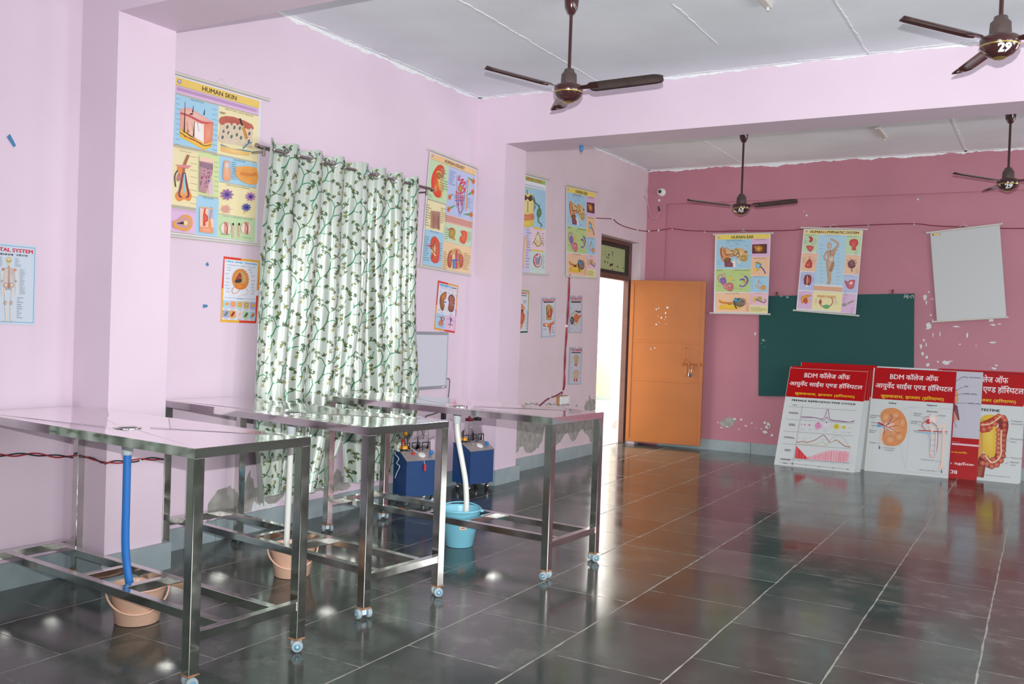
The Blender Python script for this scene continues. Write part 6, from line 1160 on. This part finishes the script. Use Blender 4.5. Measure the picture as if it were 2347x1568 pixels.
def curtain(label, yl, yr, waves, phase, zb_f, name='curtain'):
    """yl(z), yr(z): side edges; zb_f(t): hem height"""
    ZT = 2.592; NT, NZ = waves*22, 46
    amp = lambda z, t: (.036+.016*(1-min(1, (ZT-z)/.5)) * 0 + .010*min(1, (ZT-z)/1.2))*(1+.25*math.sin(t*17+z*2.1)*min(1, (ZT-z)/.6))
    def pos(t, z):
        ph = 2*PI*(waves*t+phase)+.35*math.sin(3*t*waves+z*1.7)*min(1, (ZT-z)/.8)
        sw = .5*(1+math.tanh((ZT-z-.1)*3))
        pb = max(0, min(1, (.62-z)/.3))*max(0, min(1, (yl(z)+(yr(z)-yl(z))*t-5.5)/.25)); pb = pb*pb*(3-2*pb)
        return Vector((RX-.062*pb+amp(z, t)*(1-.6*pb)*math.sin(ph)+.004*math.sin(z*7+t*9)*sw, yl(z)+(yr(z)-yl(z))*(t-.010*math.sin(2*ph)), z))
    def zz(t, s): top = ZT+.010*math.sin(2*PI*(waves*t+phase)); return top+(zb_f(t)-top)*s
    ts = [i/NT for i in range(NT+1)]; arc = [0]
    for i in range(NT): arc.append(arc[-1]+(pos(ts[i+1], 1.5)-pos(ts[i], 1.5)).length)
    LA = arc[-1]
    def t_of(u):
        lo, hi = 0, NT
        while hi-lo > 1:
            m_ = (lo+hi)//2
            if arc[m_] <= u: lo = m_
            else: hi = m_
        return (lo+(u-arc[lo])/max(1e-9, arc[lo+1]-arc[lo]))/NT
    cy = (yl(1.5)+yr(1.5))/2; c0 = Vector((RX, cy, ZT)); cu = thing('curtain', label, 'curtain', c0, 0, 'leafy curtains on the steel rod')
    base = lin('#bcc7bd'); mb = MB(); vs = []
    for j in range(NZ+1):
        for t in ts: vs.append(pos(t, zz(t, j/NZ)))
    n1 = NT+1; fs = [(j*n1+i, (j+1)*n1+i, (j+1)*n1+i+1, j*n1+i+1) for j in range(NZ) for i in range(NT)]
    mb.add(vs, fs, 0, [base]*len(vs), True)
    # hem line
    hem = lin('#3c4038')
    def P3(u, z, off):
        t = t_of(min(max(u, 0), LA-1e-6)); e = 2e-3; p = pos(t, z); n = (pos(min(t+e, 1), z)-pos(max(t-e, 0), z)).cross(Vector((0, 0, 1))).normalized(); n = n if n.x*1 > -2 else -n
        return p+n*off
    ST, LV = MOTIF; PW, PH = .40, .375; OFF = .0016
    def ok(u, z): return 0 <= u <= LA and zb_f(u/LA)+.004 < z < ZT-.004
    for I in range(-1, int(LA/PW)+1):
        for J in range(-1, int(2.6/PH)+1):
            ou, oz = I*PW, .12+J*PH+(PH/2 if I % 2 else 0)
            for pts, w0, w1 in ST:
                q_ = smooth_path([(ou+x, oz+y, 0) for x, y in pts], 5); N = len(q_)
                c0_, c1_ = lin('#2f7d5a'), lin(random.choice(('#46946f', '#5f7d4c', '#4c8a68')))
                L_ = []
                for k, p in enumerate(q_):
                    d = (q_[min(k+1, N-1)]-q_[max(k-1, 0)]).normalized(); w_ = (w0+(w1-w0)*k/(N-1))*.66
                    L_.append(((p.x-d.y*w_, p.y+d.x*w_), (p.x+d.y*w_, p.y-d.x*w_), k/(N-1)))
                for (a, b_, f0), (c, d_, f1) in zip(L_, L_[1:]):
                    if all(ok(*p) for p in (a, b_, c, d_)):
                        m0 = tuple(x+(y-x)*f0 for x, y in zip(c0_, c1_)); m1 = tuple(x+(y-x)*f1 for x, y in zip(c0_, c1_))
                        mb.add([P3(*p, OFF) for p in (a, b_, d_, c)], [(0, 1, 2, 3)], 0, [m0, m0, m1, m1], True)
            for x, y, an, ln, cc in LV:
                bx, by = ou+x, oz+y; dx, dy = math.cos(an), math.sin(an); px_, py = -dy, dx
                lp = [(bx, by), (bx+dx*ln*.35+px_*ln*.20, by+dy*ln*.35+py*ln*.20), (bx+dx*ln*.7+px_*ln*.15, by+dy*ln*.7+py*ln*.15), (bx+dx*ln, by+dy*ln), (bx+dx*ln*.7-px_*ln*.15, by+dy*ln*.7-py*ln*.15), (bx+dx*ln*.35-px_*ln*.20, by+dy*ln*.35-py*ln*.20)]
                if all(ok(*p) for p in lp): mb.add([P3(*p, OFF*1.5) for p in lp], [(0, 1, 2, 5), (2, 3, 4, 5)] if False else [(0, 1, 5), (1, 2, 4, 5), (2, 3, 4)], 0, [lin(cc)]*6, True)
    fab = mb.build('fabric', CURT, cu, c0)
    for k in range(int(waves*2)):
        ph = (k/2-phase) / waves
        if not 0.004 < ph < .996: continue
        p = pos(ph, RZ); e = 2e-3; tg = (pos(ph+e, RZ)-pos(ph-e, RZ)).normalized(); n = tg.cross(Vector((0, 0, 1))).normalized()
        R_ = Matrix((( tg.x, 0, n.x), (tg.y, 0, n.y), (tg.z, 1, n.z))).to_4x4(); R_.translation = Vector((RX, p.y, RZ))
        mb = MB(); mb.lathe([(.0185, -.004), (.024, -.006), (.031, -.003), (.031, .003), (.024, .006), (.0185, .004), (.0185, -.004)], 24, 0, R_, caps=False); mb.build('eyelet', CHROME, cu, c0)
    return cu
def lerp_tab(tab):
    def f(z):
        for (z0, v0), (z1, v1) in zip(tab, tab[1:]):
            if z0 >= z >= z1:
                s = (z0-z)/(z0-z1); s = s*s*(3-2*s); return v0+(v1-v0)*s
        return tab[-1][1] if z < tab[-1][0] else tab[0][1]
    return f
curtain('left half of the green leafy curtain, hem slit beside it', lerp_tab([(2.62, 4.35), (1.8, 4.285), (.95, 4.255), (.2, 4.36)]), lerp_tab([(2.62, 5.285), (1.5, 5.27), (.75, 5.19), (.2, 5.0)]), 4, .25, lambda t: .205+.045*math.sin(min(1, t*1.6)*PI)+.03*t)
curtain('right half of the green leafy curtain, nearer the whiteboard', lerp_tab([(2.62, 5.215), (1.5, 5.215), (.75, 5.24), (.2, 5.27)]), lerp_tab([(2.62, 6.06), (1.8, 6.065), (.86, 6.150), (.2, 6.06)]), 4, .75, lambda t: .225-.03*t+.012*math.sin(t*9))

# unseen curtain of the same cloth in the bay beside the camera (the table edges mirror it)
near_cu = curtain('', lambda z: .55, lambda z: 2.2, 7, .25, lambda t: .2, 'curtain_near_bay')
for k in ('label', 'category', 'group'): del near_cu[k]
near_cu['kind'] = 'structure'; near_cu.name = 'curtain_near_bay'
